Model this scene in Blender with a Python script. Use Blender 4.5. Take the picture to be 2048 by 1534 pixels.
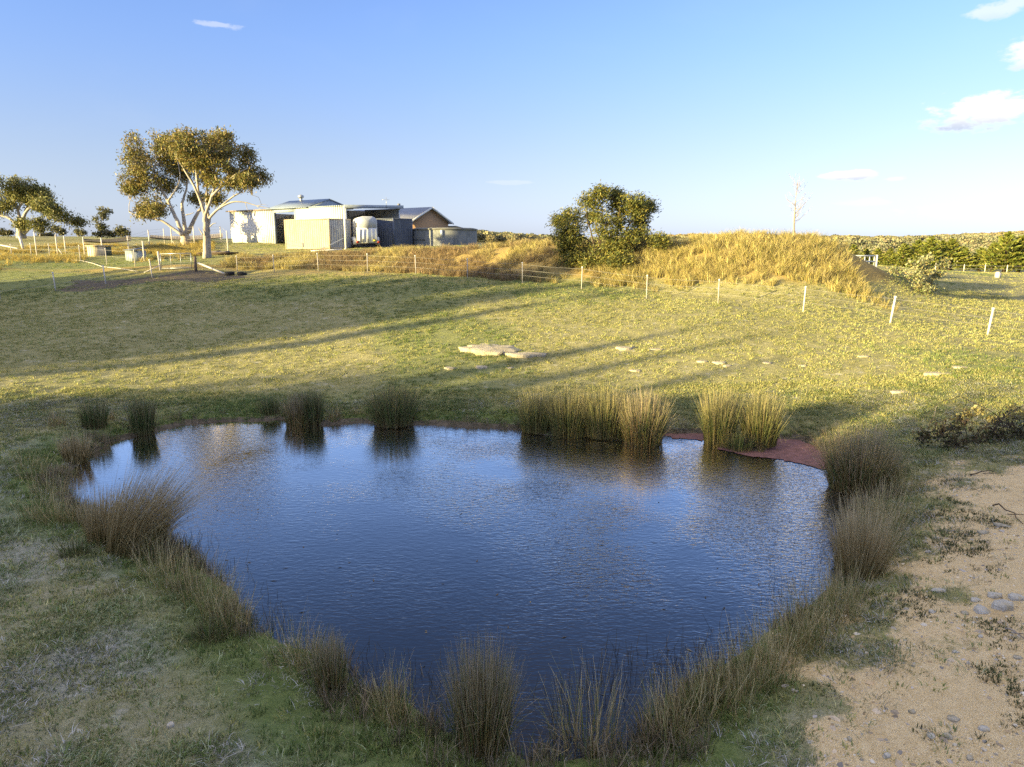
import bpy, math, random
import numpy as np
from mathutils import Vector, Matrix

R = math.radians
rng = np.random.default_rng(7)
random.seed(7)
scene = bpy.context.scene
for o in list(bpy.data.objects):
    bpy.data.objects.remove(o)
COL = scene.collection

# ------------------------------------------------------------------ camera
CAMH, PITCH, FPX = 5.0, R(11.2), 1400.0
cam_d = bpy.data.cameras.new('camera')
cam = bpy.data.objects.new('camera', cam_d)
COL.objects.link(cam)
cam.location = (0, 0, CAMH)
cam.rotation_euler = (R(90) - PITCH, 0, 0)
cam_d.sensor_fit = 'HORIZONTAL'
cam_d.sensor_width = 36.0
cam_d.lens = 36.0 * FPX / 2048.0
cam_d.clip_start = 0.1
cam_d.clip_end = 6000
scene.camera = cam

# ------------------------------------------------------------------ light
SUN_AZ, SUN_EL = 30.0, 9.0          # shadows run towards (cos30, sin30); sun 9 degrees high
sx, sy = -math.cos(R(SUN_AZ)), -math.sin(R(SUN_AZ))
sun_vec = Vector((sx * math.cos(R(SUN_EL)), sy * math.cos(R(SUN_EL)), math.sin(R(SUN_EL))))
sun_d = bpy.data.lights.new('sun', 'SUN')
sun_d.energy = 5.0
sun_d.angle = R(0.6)
sun_d.color = (1.0, 0.80, 0.35)
sun = bpy.data.objects.new('sun', sun_d)
COL.objects.link(sun)
sun.rotation_euler = sun_vec.to_track_quat('Z', 'Y').to_euler()

world = bpy.data.worlds.new('World')
scene.world = world
world.use_nodes = True
DENOISE = False
SKY_STRENGTH = 0.095
EXPOSURE = 1.95
scene.view_settings.view_transform = 'Standard'
scene.view_settings.look = 'None'
scene.view_settings.gamma = 1.0
scene.view_settings.exposure = EXPOSURE
scene.view_settings.use_curve_mapping = False
cy = scene.cycles
cy.max_bounces = 5
cy.diffuse_bounces = 2
cy.glossy_bounces = 3
cy.transmission_bounces = 2
cy.transparent_max_bounces = 4
cy.use_adaptive_sampling = True
cy.adaptive_threshold = 0.012
cy.use_denoising = DENOISE


def px_dir(px, py):
    u, v = (px - 1024) / FPX, (767 - py) / FPX
    return np.array([u, math.cos(PITCH) + v * math.sin(PITCH), -math.sin(PITCH) + v * math.cos(PITCH)])


def at(px, py, Y):
    d = px_dir(px, py)
    return np.array([0, 0, CAMH]) + d * (Y / d[1])


def onz(px, py, z=0.0):
    d = px_dir(px, py)
    return np.array([0, 0, CAMH]) + d * ((z - CAMH) / d[2])


class NT:
    """small helper to write node trees"""
    def __init__(self, tree):
        self.t = tree
        self.n = tree.nodes
        self.l = tree.links

    def node(self, kind, **kw):
        nd = self.n.new(kind)
        for k, v in kw.items():
            if k.startswith('i_'):
                nd.inputs[int(k[2:])].default_value = v
            else:
                setattr(nd, k, v)
        return nd

    def put(self, sock, v):
        if hasattr(v, 'is_output'):
            self.l.new(v, sock)
        else:
            sock.default_value = v

    def math(self, op, a, b=0.0, c=None, clamp=False):
        nd = self.n.new('ShaderNodeMath')
        nd.operation = op
        nd.use_clamp = clamp
        self.put(nd.inputs[0], a)
        self.put(nd.inputs[1], b)
        if c is not None:
            self.put(nd.inputs[2], c)
        return nd.outputs[0]

    def mix(self, f, a, b, blend='MIX'):
        nd = self.n.new('ShaderNodeMix')
        nd.data_type = 'RGBA'
        nd.blend_type = blend
        self.put(nd.inputs[0], f)
        self.put(nd.inputs[6], a if hasattr(a, 'is_output') or len(a) == 4 else (*a, 1))
        self.put(nd.inputs[7], b if hasattr(b, 'is_output') or len(b) == 4 else (*b, 1))
        return nd.outputs[2]

    def noise(self, vec, scale, detail=4, rough=0.55, dist=0.0):
        nd = self.n.new('ShaderNodeTexNoise')
        if vec is not None:
            self.l.new(vec, nd.inputs['Vector'])
        nd.inputs['Scale'].default_value = scale
        nd.inputs['Detail'].default_value = detail
        nd.inputs['Roughness'].default_value = rough
        nd.inputs['Distortion'].default_value = dist
        return nd.outputs['Fac']

    def step(self, v, lo, hi):
        nd = self.n.new('ShaderNodeMapRange')
        nd.interpolation_type = 'SMOOTHSTEP'
        self.put(nd.inputs[0], v)
        nd.inputs[1].default_value = lo
        nd.inputs[2].default_value = hi
        return nd.outputs[0]


def build_sky():
    w = NT(world.node_tree)
    w.n.clear()
    sky = w.node('ShaderNodeTexSky')
    sky.sky_type = 'NISHITA'
    sky.sun_disc = False
    sky.sun_elevation = R(SUN_EL)
    sky.sun_rotation = math.atan2(sun_vec.x, sun_vec.y)
    sky.altitude = 600
    sky.air_density = 1.0
    sky.dust_density = 0.6
    sky.ozone_density = 2.0
    tc = w.node('ShaderNodeTexCoord')
    sep = w.node('ShaderNodeSeparateXYZ')
    w.l.new(tc.outputs['Generated'], sep.inputs[0])
    az = w.math('ARCTAN2', sep.outputs[0], sep.outputs[1])
    el = w.math('ARCSINE', sep.outputs[2])
    comb = w.node('ShaderNodeCombineXYZ')
    w.l.new(az, comb.inputs[0])
    w.l.new(w.math('MULTIPLY', el, 2.2), comb.inputs[1])
    n1 = w.noise(comb.outputs[0], 26, 7, 0.6)
    n2 = w.noise(comb.outputs[0], 9, 4, 0.5)
    wob = w.math('ADD', w.math('MULTIPLY', w.math('SUBTRACT', n1, 0.5), 2.4), w.math('MULTIPLY', w.math('SUBTRACT', n2, 0.5), 1.6))
    dens, shade = None, None
    # px centre, half width, half height, weight
    for (cx, cy, hw, hh, wt) in [(2025, 213, 125, 32, 1.0), (2090, 100, 70, 34, 0.8), (2000, 18, 60, 16, 0.55),
                                 (1690, 350, 62, 10, 1.0), (1790, 358, 22, 5, 0.5), (440, 50, 40, 6, 0.35),
                                 (1730, 405, 60, 10, 0.25), (1960, 420, 130, 14, 0.3), (1020, 365, 60, 5, 0.18),
                                 (2500, 180, 220, 60, 0.9), (2800, 330, 200, 30, 0.9), (-500, 300, 200, 16, 0.5)]:
        d = px_dir(cx, cy)
        a0 = math.atan2(d[0], d[1])
        e0 = math.asin(d[2] / np.linalg.norm(d))
        da = w.math('DIVIDE', w.math('SUBTRACT', az, a0), hw / FPX)
        de = w.math('DIVIDE', w.math('SUBTRACT', el, e0), hh / FPX)
        r = w.math('SQRT', w.math('ADD', w.math('MULTIPLY', da, da), w.math('MULTIPLY', de, de)))
        m = w.math('SUBTRACT', w.math('ADD', 1.0, wob), r)
        m = w.math('MULTIPLY', w.step(m, 0.05, 0.5), wt)
        dk = w.math('MULTIPLY', w.step(w.math('SUBTRACT', w.math('MULTIPLY', wob, 0.55), de), 0.0, 1.3), m)
        dens = m if dens is None else w.math('MAXIMUM', dens, m)
        shade = dk if shade is None else w.math('MAXIMUM', shade, dk)
    # faint high wisps over the whole sky
    n3 = w.noise(comb.outputs[0], 5.0, 6, 0.55, 0.6)
    wisp = w.math('MULTIPLY', w.step(n3, 0.5, 0.85), 0.03)
    ccol = w.mix(shade, (CLOUD_LIT[0], CLOUD_LIT[1], CLOUD_LIT[2]), (CLOUD_DARK[0], CLOUD_DARK[1], CLOUD_DARK[2]))
    skyc = w.mix(1.0, sky.outputs[0], SKY_TINT, 'MULTIPLY')
    # low air: the yellow band of the sky model fades into pale blue haze all round the horizon
    low = w.math('SUBTRACT', 1.0, w.step(el, 0.0, 0.30))
    bw = w.node('ShaderNodeRGBToBW')
    w.l.new(sky.outputs[0], bw.inputs[0])
    pale = w.mix(1.0, HAZE_BLUE, bw.outputs[0], 'MULTIPLY')
    skyc = w.mix(w.math('MULTIPLY', low, .85), skyc, pale)
    # high cloud veil added above the view, brightened to lift light in the shade
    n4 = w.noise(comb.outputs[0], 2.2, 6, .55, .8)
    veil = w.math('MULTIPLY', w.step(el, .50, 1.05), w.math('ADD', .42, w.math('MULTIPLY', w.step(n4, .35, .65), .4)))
    c = w.mix(wisp, skyc, CLOUD_LIT)
    c = w.mix(veil, c, FILL_VEIL)
    c = w.mix(dens, c, ccol)
    bg = w.node('ShaderNodeBackground')
    w.l.new(c, bg.inputs[0])
    bg.inputs[1].default_value = SKY_STRENGTH
    out = w.node('ShaderNodeOutputWorld')
    w.l.new(bg.outputs[0], out.inputs[0])


CLOUD_LIT = (3.1, 3.05, 3.0)
CLOUD_DARK = (1.75, 2.0, 2.5)
SKY_TINT = (.74, .74, 1.0)
HAZE_BLUE = (.46, .53, .675)
FILL_VEIL = (4.9, 4.4, 3.7)
build_sky()

# ------------------------------------------------------------------ helpers: noise, meshes, materials
def vnoise(x, y, scale, seed):
    g = np.random.default_rng(seed).random((256, 256))
    x, y = np.asarray(x) / scale + 1000.37, np.asarray(y) / scale + 1000.71
    xi, yi = np.floor(x).astype(int), np.floor(y).astype(int)
    fx, fy = x - xi, y - yi
    fx, fy = fx * fx * (3 - 2 * fx), fy * fy * (3 - 2 * fy)
    a, b = g[xi & 255, yi & 255], g[(xi + 1) & 255, yi & 255]
    c, d = g[xi & 255, (yi + 1) & 255], g[(xi + 1) & 255, (yi + 1) & 255]
    return (a * (1 - fx) + b * fx) * (1 - fy) + (c * (1 - fx) + d * fx) * fy


def fbm(x, y, scale, seed, octv=4):
    s, a, t = 0, 1.0, 0
    for k in range(octv):
        s = s + a * vnoise(x, y, scale / 2 ** k, seed + k)
        t += a
        a *= 0.5
    return s / t


def sstep(a, b, x):
    t = np.clip((np.asarray(x, float) - a) / (b - a), 0, 1)
    return t * t * (3 - 2 * t)


def mesh_np(name, V, F4=None, F3=None, col=None, smooth=False):
    me = bpy.data.meshes.new(name)
    V = np.asarray(V, np.float32)
    F4 = np.zeros((0, 4), int) if F4 is None or len(F4) == 0 else np.asarray(F4, int)
    F3 = np.zeros((0, 3), int) if F3 is None or len(F3) == 0 else np.asarray(F3, int)
    me.vertices.add(len(V))
    me.vertices.foreach_set('co', V.ravel())
    idx = np.concatenate([F4.ravel(), F3.ravel()]).astype(np.int32)
    me.loops.add(len(idx))
    me.loops.foreach_set('vertex_index', idx)
    st = np.concatenate([np.arange(len(F4)) * 4, len(F4) * 4 + np.arange(len(F3)) * 3]).astype(np.int32)
    me.polygons.add(len(st))
    me.polygons.foreach_set('loop_start', st)
    me.update(calc_edges=True)
    if smooth:
        me.polygons.foreach_set('use_smooth', np.ones(len(st), bool))
    if col is not None:
        at_ = me.attributes.new('Col', 'FLOAT_COLOR', 'POINT')
        c = np.ones((len(V), 4), np.float32)
        c[:, :col.shape[1]] = col
        at_.data.foreach_set('color', c.ravel())
    return me


def obj(name, me, mat=None, parent=None):
    o = bpy.data.objects.new(name, me)
    COL.objects.link(o)
    if mat is not None and len(me.materials) == 0:
        me.materials.append(mat)
    if parent is not None:
        o.parent = parent
    return o


def tag(o, label, cat, group=None):
    o['label'] = label
    o['category'] = cat
    if group:
        o['group'] = group
    return o


def struct(o):
    o['kind'] = 'structure'
    return o


def stuff(o, label, cat):
    o['kind'] = 'stuff'
    o['label'] = label
    o['category'] = cat
    return o


def thing(name, label, cat, loc=(0, 0, 0), rz=0.0, group=None):
    o = bpy.data.objects.new(name, None)
    COL.objects.link(o)
    o.location = loc
    o.rotation_euler = (0, 0, rz)
    return tag(o, label, cat, group)


class MB:
    def __init__(self):
        self.V, self.F4, self.F3, self.n = [], [], [], 0

    def add(self, V, F4=(), F3=()):
        b = self.n
        self.V.append(np.asarray(V, float))
        self.F4 += [[i + b for i in f] for f in F4]
        self.F3 += [[i + b for i in f] for f in F3]
        self.n += len(V)
        return self

    def box(self, lo, hi):
        (x0, y0, z0), (x1, y1, z1) = lo, hi
        V = [(x0, y0, z0), (x1, y0, z0), (x1, y1, z0), (x0, y1, z0), (x0, y0, z1), (x1, y0, z1), (x1, y1, z1), (x0, y1, z1)]
        return self.add(V, [(0, 3, 2, 1), (4, 5, 6, 7), (0, 1, 5, 4), (1, 2, 6, 5), (2, 3, 7, 6), (3, 0, 4, 7)])

    def hexa(self, V):
        return self.add(V, [(0, 3, 2, 1), (4, 5, 6, 7), (0, 1, 5, 4), (1, 2, 6, 5), (2, 3, 7, 6), (3, 0, 4, 7)])

    def tube(self, pts, rad, n=6, cap=True):
        pts = np.asarray(pts, float)
        rad = np.broadcast_to(np.asarray(rad, float), (len(pts),))
        V, F4, F3 = [], [], []
        tang = np.gradient(pts, axis=0)
        prev = None
        for i, (p, t) in enumerate(zip(pts, tang)):
            t = t / (np.linalg.norm(t) + 1e-9)
            ref = np.array([0, 0, 1.0]) if abs(t[2]) < 0.9 else np.array([1.0, 0, 0])
            a = np.cross(ref, t) if prev is None else prev - t * np.dot(prev, t)
            a /= np.linalg.norm(a) + 1e-9
            prev = a
            b = np.cross(t, a)
            for k in range(n):
                th = 2 * math.pi * k / n
                V.append(p + rad[i] * (math.cos(th) * a + math.sin(th) * b))
        for i in range(len(pts) - 1):
            for k in range(n):
                k2 = (k + 1) % n
                F4.append((i * n + k, i * n + k2, (i + 1) * n + k2, (i + 1) * n + k))
        if cap:
            V += [pts[0], pts[-1]]
            c0, c1 = len(V) - 2, len(V) - 1
            m = (len(pts) - 1) * n
            for k in range(n):
                k2 = (k + 1) % n
                F3 += [(c0, k2, k), (c1, m + k, m + k2)]
        return self.add(V, F4, F3)

    def prism(self, poly, axis, a, b):
        """polygon (list of 2-D points) extruded along axis from a to b"""
        n = len(poly)
        def mk(p, t):
            return {'x': (t, p[0], p[1]), 'y': (p[0], t, p[1]), 'z': (p[0], p[1], t)}[axis]
        V = [mk(p, a) for p in poly] + [mk(p, b) for p in poly]
        c = np.mean(np.array(poly, float), axis=0)
        V += [mk(c, a), mk(c, b)]
        F4 = [(k, (k + 1) % n, n + (k + 1) % n, n + k) for k in range(n)]
        F3 = [((k + 1) % n, k, 2 * n) for k in range(n)] + [(n + k, n + (k + 1) % n, 2 * n + 1) for k in range(n)]
        return self.add(V, F4, F3)

    def mesh(self, name, smooth=False):
        return mesh_np(name, np.concatenate(self.V), self.F4, self.F3, smooth=smooth)

    def build(self, name, mat, parent=None, smooth=False, bevel=0.0):
        o = obj(name, self.mesh(name, smooth), mat, parent)
        if bevel:
            m = o.modifiers.new('bevel', 'BEVEL')
            m.width = bevel
            m.segments = 2
        return o


MATS = {}


def mat(name, color, rough=0.7, metal=0.0, var=0.15, scale=6.0, bump=0.0, spec=0.4, second=None, stain=None):
    """plain procedural surface: base colour with noise variation, optional second tone and streaky stains"""
    if name in MATS:
        return MATS[name]
    m = bpy.data.materials.new(name)
    m.use_nodes = True
    t = NT(m.node_tree)
    p = t.n['Principled BSDF']
    tc = t.node('ShaderNodeTexCoord')
    v = tc.outputs['Object']
    n = t.noise(v, scale, 6)
    sec = second if second else tuple(c * (1 - var * 2) for c in color)
    c = t.mix(t.step(n, 0.35, 0.7), color, sec)
    if stain:
        mp = t.node('ShaderNodeMapping')
        mp.inputs['Scale'].default_value = (3.0, 3.0, 0.35)
        t.l.new(v, mp.inputs[0])
        n2 = t.noise(mp.outputs[0], 2.2, 7, 0.65)
        c = t.mix(t.step(n2, 0.5, 0.75), c, stain)
    t.l.new(c, p.inputs['Base Color'])
    p.inputs['Roughness'].default_value = rough
    p.inputs['Metallic'].default_value = metal
    p.inputs['Specular IOR Level'].default_value = spec
    if bump:
        b = t.node('ShaderNodeBump')
        b.inputs['Strength'].default_value = 1.0
        b.inputs['Distance'].default_value = bump
        t.l.new(t.noise(v, scale * 4, 5), b.inputs['Height'])
        t.l.new(b.outputs[0], p.inputs['Normal'])
    MATS[name] = m
    return m


def ribbed(name, color, pitch, depth, axis=0, rough=0.5, metal=0.0, stain=None):
    """sheet metal with fine ribs too small to build"""
    m = mat(name, color, rough, metal, 0.06, 1.5, 0.0, 0.4, None, stain)
    t = NT(m.node_tree)
    p = t.n['Principled BSDF']
    tc = t.node('ShaderNodeTexCoord')
    sep = t.node('ShaderNodeSeparateXYZ')
    t.l.new(tc.outputs['Object'], sep.inputs[0])
    s = t.math('SINE', t.math('MULTIPLY', sep.outputs[axis], 2 * math.pi / pitch))
    b = t.node('ShaderNodeBump')
    b.inputs['Distance'].default_value = depth
    t.l.new(s, b.inputs['Height'])
    t.l.new(b.outputs[0], p.inputs['Normal'])
    return m


def leafy(name, rough=0.6, transl=0.3, tint=None, spec=0.25):
    """foliage: colour from the Col attribute, thin translucent sheets; tint: per-instance attribute"""
    m = bpy.data.materials.new(name)
    m.use_nodes = True
    t = NT(m.node_tree)
    p = t.n['Principled BSDF']
    a = t.node('ShaderNodeAttribute')
    a.attribute_name = 'Col'
    c = a.outputs['Color']
    if tint:
        b = t.node('ShaderNodeAttribute')
        b.attribute_name = tint
        b.attribute_type = 'INSTANCER'
        c = t.mix(1.0, c, b.outputs['Color'], 'MULTIPLY')
    t.l.new(c, p.inputs['Base Color'])
    p.inputs['Roughness'].default_value = rough
    p.inputs['Specular IOR Level'].default_value = spec
    tr = t.node('ShaderNodeBsdfTranslucent')
    t.l.new(c, tr.inputs[0])
    mx = t.node('ShaderNodeMixShader')
    mx.inputs[0].default_value = transl
    t.l.new(p.outputs[0], mx.inputs[1])
    t.l.new(tr.outputs[0], mx.inputs[2])
    t.l.new(mx.outputs[0], t.n['Material Output'].inputs[0])
    return m


# ------------------------------------------------------------------ the lie of the land
POND_PX = [(128, 962), (150, 935), (185, 905), (225, 884), (300, 868), (370, 848), (440, 843), (520, 842), (570, 838), (640, 850),
           (720, 845), (775, 853), (850, 849), (930, 853), (1035, 860), (1100, 872), (1160, 868), (1215, 876), (1285, 888), (1335, 868),
           (1410, 868), (1440, 897), (1520, 905), (1548, 878), (1600, 880), (1650, 905), (1670, 950), (1715, 985), (1742, 1004), (1690, 1030),
           (1680, 1085), (1672, 1150), (1620, 1205), (1560, 1250), (1500, 1300), (1420, 1340), (1350, 1395), (1300, 1455),
           (1270, 1500), (1160, 1514), (1060, 1518), (1010, 1500), (930, 1480), (875, 1452), (840, 1420), (800, 1398), (730, 1395), (705, 1370),
           (690, 1325), (620, 1300), (545, 1275), (500, 1255), (482, 1200), (425, 1140), (360, 1095), (315, 1062), (290, 1050), (235, 1046), (190, 1030), (150, 1005)]
POND = np.array([onz(*p)[:2] for p in POND_PX])


def poly_sd(x, y, poly):
    """signed distance, negative inside"""
    x, y = np.asarray(x, float), np.asarray(y, float)
    d = np.full(x.shape, 1e9)
    ins = np.zeros(x.shape, bool)
    n = len(poly)
    for i in range(n):
        ax, ay = poly[i]
        bx, by = poly[(i + 1) % n]
        ex, ey = bx - ax, by - ay
        t = np.clip(((x - ax) * ex + (y - ay) * ey) / (ex * ex + ey * ey + 1e-12), 0, 1)
        d = np.minimum(d, (x - ax - t * ex) ** 2 + (y - ay - t * ey) ** 2)
        c = ((ay > y) != (by > y)) & (x < (bx - ax) * (y - ay) / (by - ay + 1e-12) + ax)
        ins ^= c
    return np.where(ins, -1, 1) * np.sqrt(d)


FENCE_PX = [(1974, 672, 28.5), (1780, 645, 30.4), (1606, 626, 32.0), (1436, 607, 33.4), (1293, 597, 34.8), (1163, 578, 36.6), (1045, 566, 38.8),
            (935, 557, 40.6), (832, 551, 42.6), (735, 544, 44.4), (637, 542, 46.0), (549, 545, 47.0), (475, 546, 48.0)]
FENCE_L_PX = [(305, 557, 45.0), (212, 569, 44.0), (112, 583, 42.5), (0, 597, 41.0), (-140, 615, 39.5)]
CTRL = []
for p in FENCE_PX + FENCE_L_PX:
    CTRL.append(at(*p))
for (px, py, Y) in [(2200, 700, 27), (2500, 730, 26),
                    # toe and crest of the cut bank on the left, then the grassy mound
                    (500, 540, 49.5), (600, 536, 49), (700, 540, 47.5), (800, 545, 45.5), (900, 552, 43.5), (1000, 558, 41.5), (1100, 566, 39.5), (1200, 572, 38), (1300, 582, 36.7), (1400, 592, 35.4), (1500, 600, 34.6), (1600, 603, 34.4), (1700, 600, 35), (1800, 598, 36), (1880, 594, 38),
                    (545, 517, 53), (600, 513, 53), (700, 510, 52), (800, 508, 50), (900, 505, 48), (1000, 503, 46), (1100, 501, 44), (1200, 503, 42.5), (1300, 505, 41), (1400, 499, 39.8), (1500, 495, 39), (1600, 493, 39), (1680, 499, 39.5), (1745, 530, 40.5), (1800, 562, 41), (1880, 578, 42),
                    (480, 520, 52),
                    # pad with the buildings
                    (565, 499, 64.5), (660, 499, 61), (706, 498, 60), (760, 497, 60), (826, 496, 60), (900, 494, 60), (960, 493, 58), (1050, 492, 54), (1100, 491, 50),
                    (500, 486, 74), (470, 486, 77), (560, 488, 72), (700, 489, 75), (850, 488, 85), (950, 486, 90),
                    # behind the mound
                    (1300, 505, 50), (1450, 505, 50), (1600, 510, 50), (1700, 528, 52), (1300, 505, 70), (1500, 510, 70), (1700, 525, 70), (1750, 540, 60),
                    # right paddock
                    (1850, 560, 52), (1900, 552, 60), (2000, 556, 60), (2048, 600, 42), (2048, 560, 58), (2048, 546, 75), (1900, 544, 78), (2200, 560, 60), (2200, 546, 80), (2400, 600, 40),
                    (1800, 540, 95), (2048, 540, 95), (2300, 540, 95),
                    # gate, gums and the left paddock
                    (355, 541, 47.5), (393, 543, 47.5), (413, 516, 53), (370, 500, 66), (370, 489, 71), (440, 505, 62), (300, 520, 55), (250, 518, 56), (200, 515, 57), (100, 522, 54), (0, 527, 52), (100, 508, 66),
                    (0, 505, 66), (200, 500, 70), (300, 492, 75), (0, 472, 120), (100, 473, 120), (200, 473, 120), (300, 476, 115), (430, 478, 110), (-300, 480, 100), (-300, 530, 50), (-600, 640, 36), (-600, 560, 46),
                    (650, 484, 120), (900, 482, 130)]:
    CTRL.append(at(px, py, Y))
for (px, py, Y) in [(1340, 474, 300), (1500, 475, 300), (1650, 477, 300), (1750, 483, 300), (1900, 474, 330), (2048, 468, 340), (2300, 460, 340), (2700, 462, 330), (950, 466, 260), (1030, 474, 260), (1110, 482, 260), (1200, 482, 280),
                    (800, 466, 240), (600, 474, 240), (300, 478, 240), (0, 480, 240), (-500, 478, 240)]:
    q = at(px, py, Y)
    CTRL.append((q[0], q[1], q[2] - 2.2))
    CTRL.append((q[0] * 1.35, q[1] * 1.35, q[2] - 7.0))
CTRL += [(-14, 19.5, .35), (-17, 16, .45), (-13, 14, .4), (-12, 10, .5), (-14, 6, .6), (-9, 6, .4), (-6, 4.5, .35), (-2, 4, .3), (0, 3, .4), (2, 4, .3), (5, 4, .6), (8, 5, .9), (8, 8, .7), (9, 10.5, .7),
         (11, 10, .95), (10.5, 13, .7), (13, 14, .9), (15, 18, 1.0), (11.5, 17.5, .65), (9.5, 18.5, .45), (20, 14, 1.2), (18, 8, 1.2), (20, 20, 1.3), (-20, 12, .6), (-25, 20, .7), (-20, 23, .8),
         (-9, 20.2, .2), (-5, 20.4, .25), (0, 20.2, .3), (4, 19.8, .35), (7, 19.6, .4), (0, 11, .1), (-5, 12, .1), (5, 13, .1),
         (-30, 5, .8), (-50, -10, 1.2), (-50, 15, 1.4), (-65, 20, 2.2), (-30, -25, 1.0), (0, -15, .8), (30, -15, 1.2), (40, 10, 1.2), (-80, -40, 1.0), (-80, 40, 3.0),
         (500, 0, 2), (-500, 0, 2), (0, -400, 1), (-500, 500, 6), (500, 500, 12), (0, 600, 3), (-1500, 0, 2), (1500, 0, 2), (0, 2500, 2), (-1500, 2000, 2), (1500, 2000, 2), (0, -1500, 2), (60, 130, .6), (110, 160, .5), (40, 180, 0.5), (160, 90, 1.0), (80, 60, 1.4), (60, 40, 1.2)]
CTRL = np.array(CTRL, float)


def tps_fit(P):
    n = len(P)
    d2 = ((P[:, None, :2] - P[None, :, :2]) ** 2).sum(-1)
    K = np.sqrt(d2 + 1.0)                      # multiquadric-like, gentle extrapolation
    A = np.zeros((n + 1, n + 1))
    A[:n, :n] = -K - np.eye(n) * -0.03
    A[:n, n] = 1
    A[n, :n] = 1
    b = np.concatenate([P[:, 2], [0]])
    return np.linalg.solve(A, b)


TPS_W = tps_fit(CTRL)


def base_h(x, y):
    sh = np.shape(x)
    x, y = np.ravel(x).astype(float), np.ravel(y).astype(float)
    out = np.empty(len(x))
    for i in range(0, len(x), 60000):
        xs, ys = x[i:i + 60000, None], y[i:i + 60000, None]
        out[i:i + 60000] = -np.sqrt((xs - CTRL[:, 0]) ** 2 + (ys - CTRL[:, 1]) ** 2 + 1.0) @ TPS_W[:-1] + TPS_W[-1]
    return out.reshape(sh)


def pond_sd(x, y):
    x, y = np.asarray(x, float), np.asarray(y, float)
    d = np.full(x.shape, 20.0)
    m = (np.abs(x) < 22) & (y > -5) & (y < 32)
    if m.any():
        d[m] = poly_sd(x[m], y[m], POND)
    return d + 0.10 * (vnoise(x, y, 0.5, 5) - .5) + 0.05 * (vnoise(x, y, 0.17, 6) - .5)


def height(x, y):
    x, y = np.asarray(x, float), np.asarray(y, float)
    z = base_h(x, y)
    dist = np.hypot(x, y)
    z = z + 0.16 * (fbm(x, y, 5.0, 11) - .5) * sstep(12, 30, dist) + 0.07 * (fbm(x, y, 1.3, 21, 3) - .5) + 0.035 * (vnoise(x, y, .35, 31) - .5)
    d = pond_sd(x, y)
    lip = 0.05 + 0.07 * fbm(x, y, 1.2, 41, 2)
    zo = lip * sstep(0.0, 0.16, d) + np.maximum(z - lip, 0.0) * sstep(0.1, 1.3, d)
    zi = -0.03 - 0.55 * sstep(0, 2.0, -d)
    near = sstep(1.5, 2.6, d)
    return np.where(d < 0, zi, zo * (1 - near) + z * near)


def hit(px, py, y0=3.0, y1=160.0):
    """where the line of sight through a pixel meets the land or the water"""
    d = px_dir(px, py)
    ts = np.geomspace(y0, y1, 900) / d[1]
    P = np.array([0, 0, CAMH])[None] + ts[:, None] * d[None]
    h = np.maximum(height(P[:, 0], P[:, 1]), 0.0)
    k = np.argmax(P[:, 2] <= h)
    p = P[k].copy()
    p[2] = h[k]
    return p


def hz(x, y):
    return float(height(np.array([x]), np.array([y]))[0])


SAND = np.array([onz(px, py, .7)[:2] for (px, py) in [(1835, 945), (1930, 915), (2048, 920), (2400, 900), (3400, 1100), (3000, 1700), (1600, 1800), (1270, 1575), (1490, 1450), (1640, 1310), (1752, 1170), (1815, 1060)]])
TRACK = np.array([hit(px, py)[:2] for (px, py) in [(150, 562), (320, 548), (400, 544), (470, 550), (560, 553), (430, 562), (330, 566), (210, 578), (120, 585)]])


def masks(x, y):
    """sand, lush green, mud / bare dirt, golden dry grass"""
    d = pond_sd(x, y)
    ns = fbm(x, y, 2.5, 51)
    n2 = fbm(x, y, 0.7, 61)
    sd = poly_sd(x, y, SAND)
    sand = sstep(1.1, -1.0, sd + 2.6 * (ns - .5) + 3.2 * (n2 - .5))
    q = fbm(x, y, 3.2, 71)
    lush = sstep(1.9, .7, d + 1.8 * (q - .5) + 1.0 * sstep(1, 5, x)) * sstep(-0.2, .1, d) * 0.9
    lush = np.maximum(lush, sstep(.54, .74, fbm(x, y, 9, 81)) * .45 * sstep(14, 20, y))
    far_l = sstep(36, 46, y) * sstep(-18, -26, x) * sstep(60, 52, y)
    lush = np.maximum(lush, far_l * .55)
    mud = sstep(.42, .12, d + .3 * (n2 - .5)) * sstep(6, 12, y + .0 * x) * .9
    trk = sstep(.8, -.8, poly_sd(x, y, TRACK) + 3.0 * (ns - .5))
    mud2 = np.maximum(trk, .38 * sstep(.56, .74, fbm(x, y, 4.0, 91)) * sstep(22, 28, y) * sstep(44, 38, y))
    gold = sstep(2.9, 3.6, np.where((y > 33) & (y < 50), base_h(x, y) + .6 * (ns - .5), 0)) * sstep(33, 36, y)
    return sand, lush * (1 - sand), np.maximum(mud, mud2 * .85), gold

# ------------------------------------------------------------------ ground sheet
def axis_samples(lo, hi, f0, f1, fine, grow):
    mid = np.arange(f0, f1 + fine * .5, fine)
    def run(start, end):
        out, s, p = [], fine, start
        sign = 1 if end > start else -1
        while (end - p) * sign > 0:
            s *= grow
            p = p + sign * s
            out.append(p)
        return out
    return np.array(run(f0, lo)[::-1] + list(mid) + run(f1, hi))


GX = axis_samples(-2600, 2600, -24, 24, 0.13, 1.045)
GY = axis_samples(-1800, 4200, 3.5, 48, 0.13, 1.05)
gx, gy = np.meshgrid(GX, GY)
gz = height(gx, gy)
ms = masks(gx, gy)
nx, ny = len(GX), len(GY)
ii = (np.arange(ny - 1)[:, None] * nx + np.arange(nx - 1)[None]).ravel()
F = np.stack([ii, ii + 1, ii + 1 + nx, ii + nx], 1)
me = mesh_np('ground', np.stack([gx.ravel(), gy.ravel(), gz.ravel()], 1), F, col=np.stack([m.ravel() for m in ms], 1), smooth=True)

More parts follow.
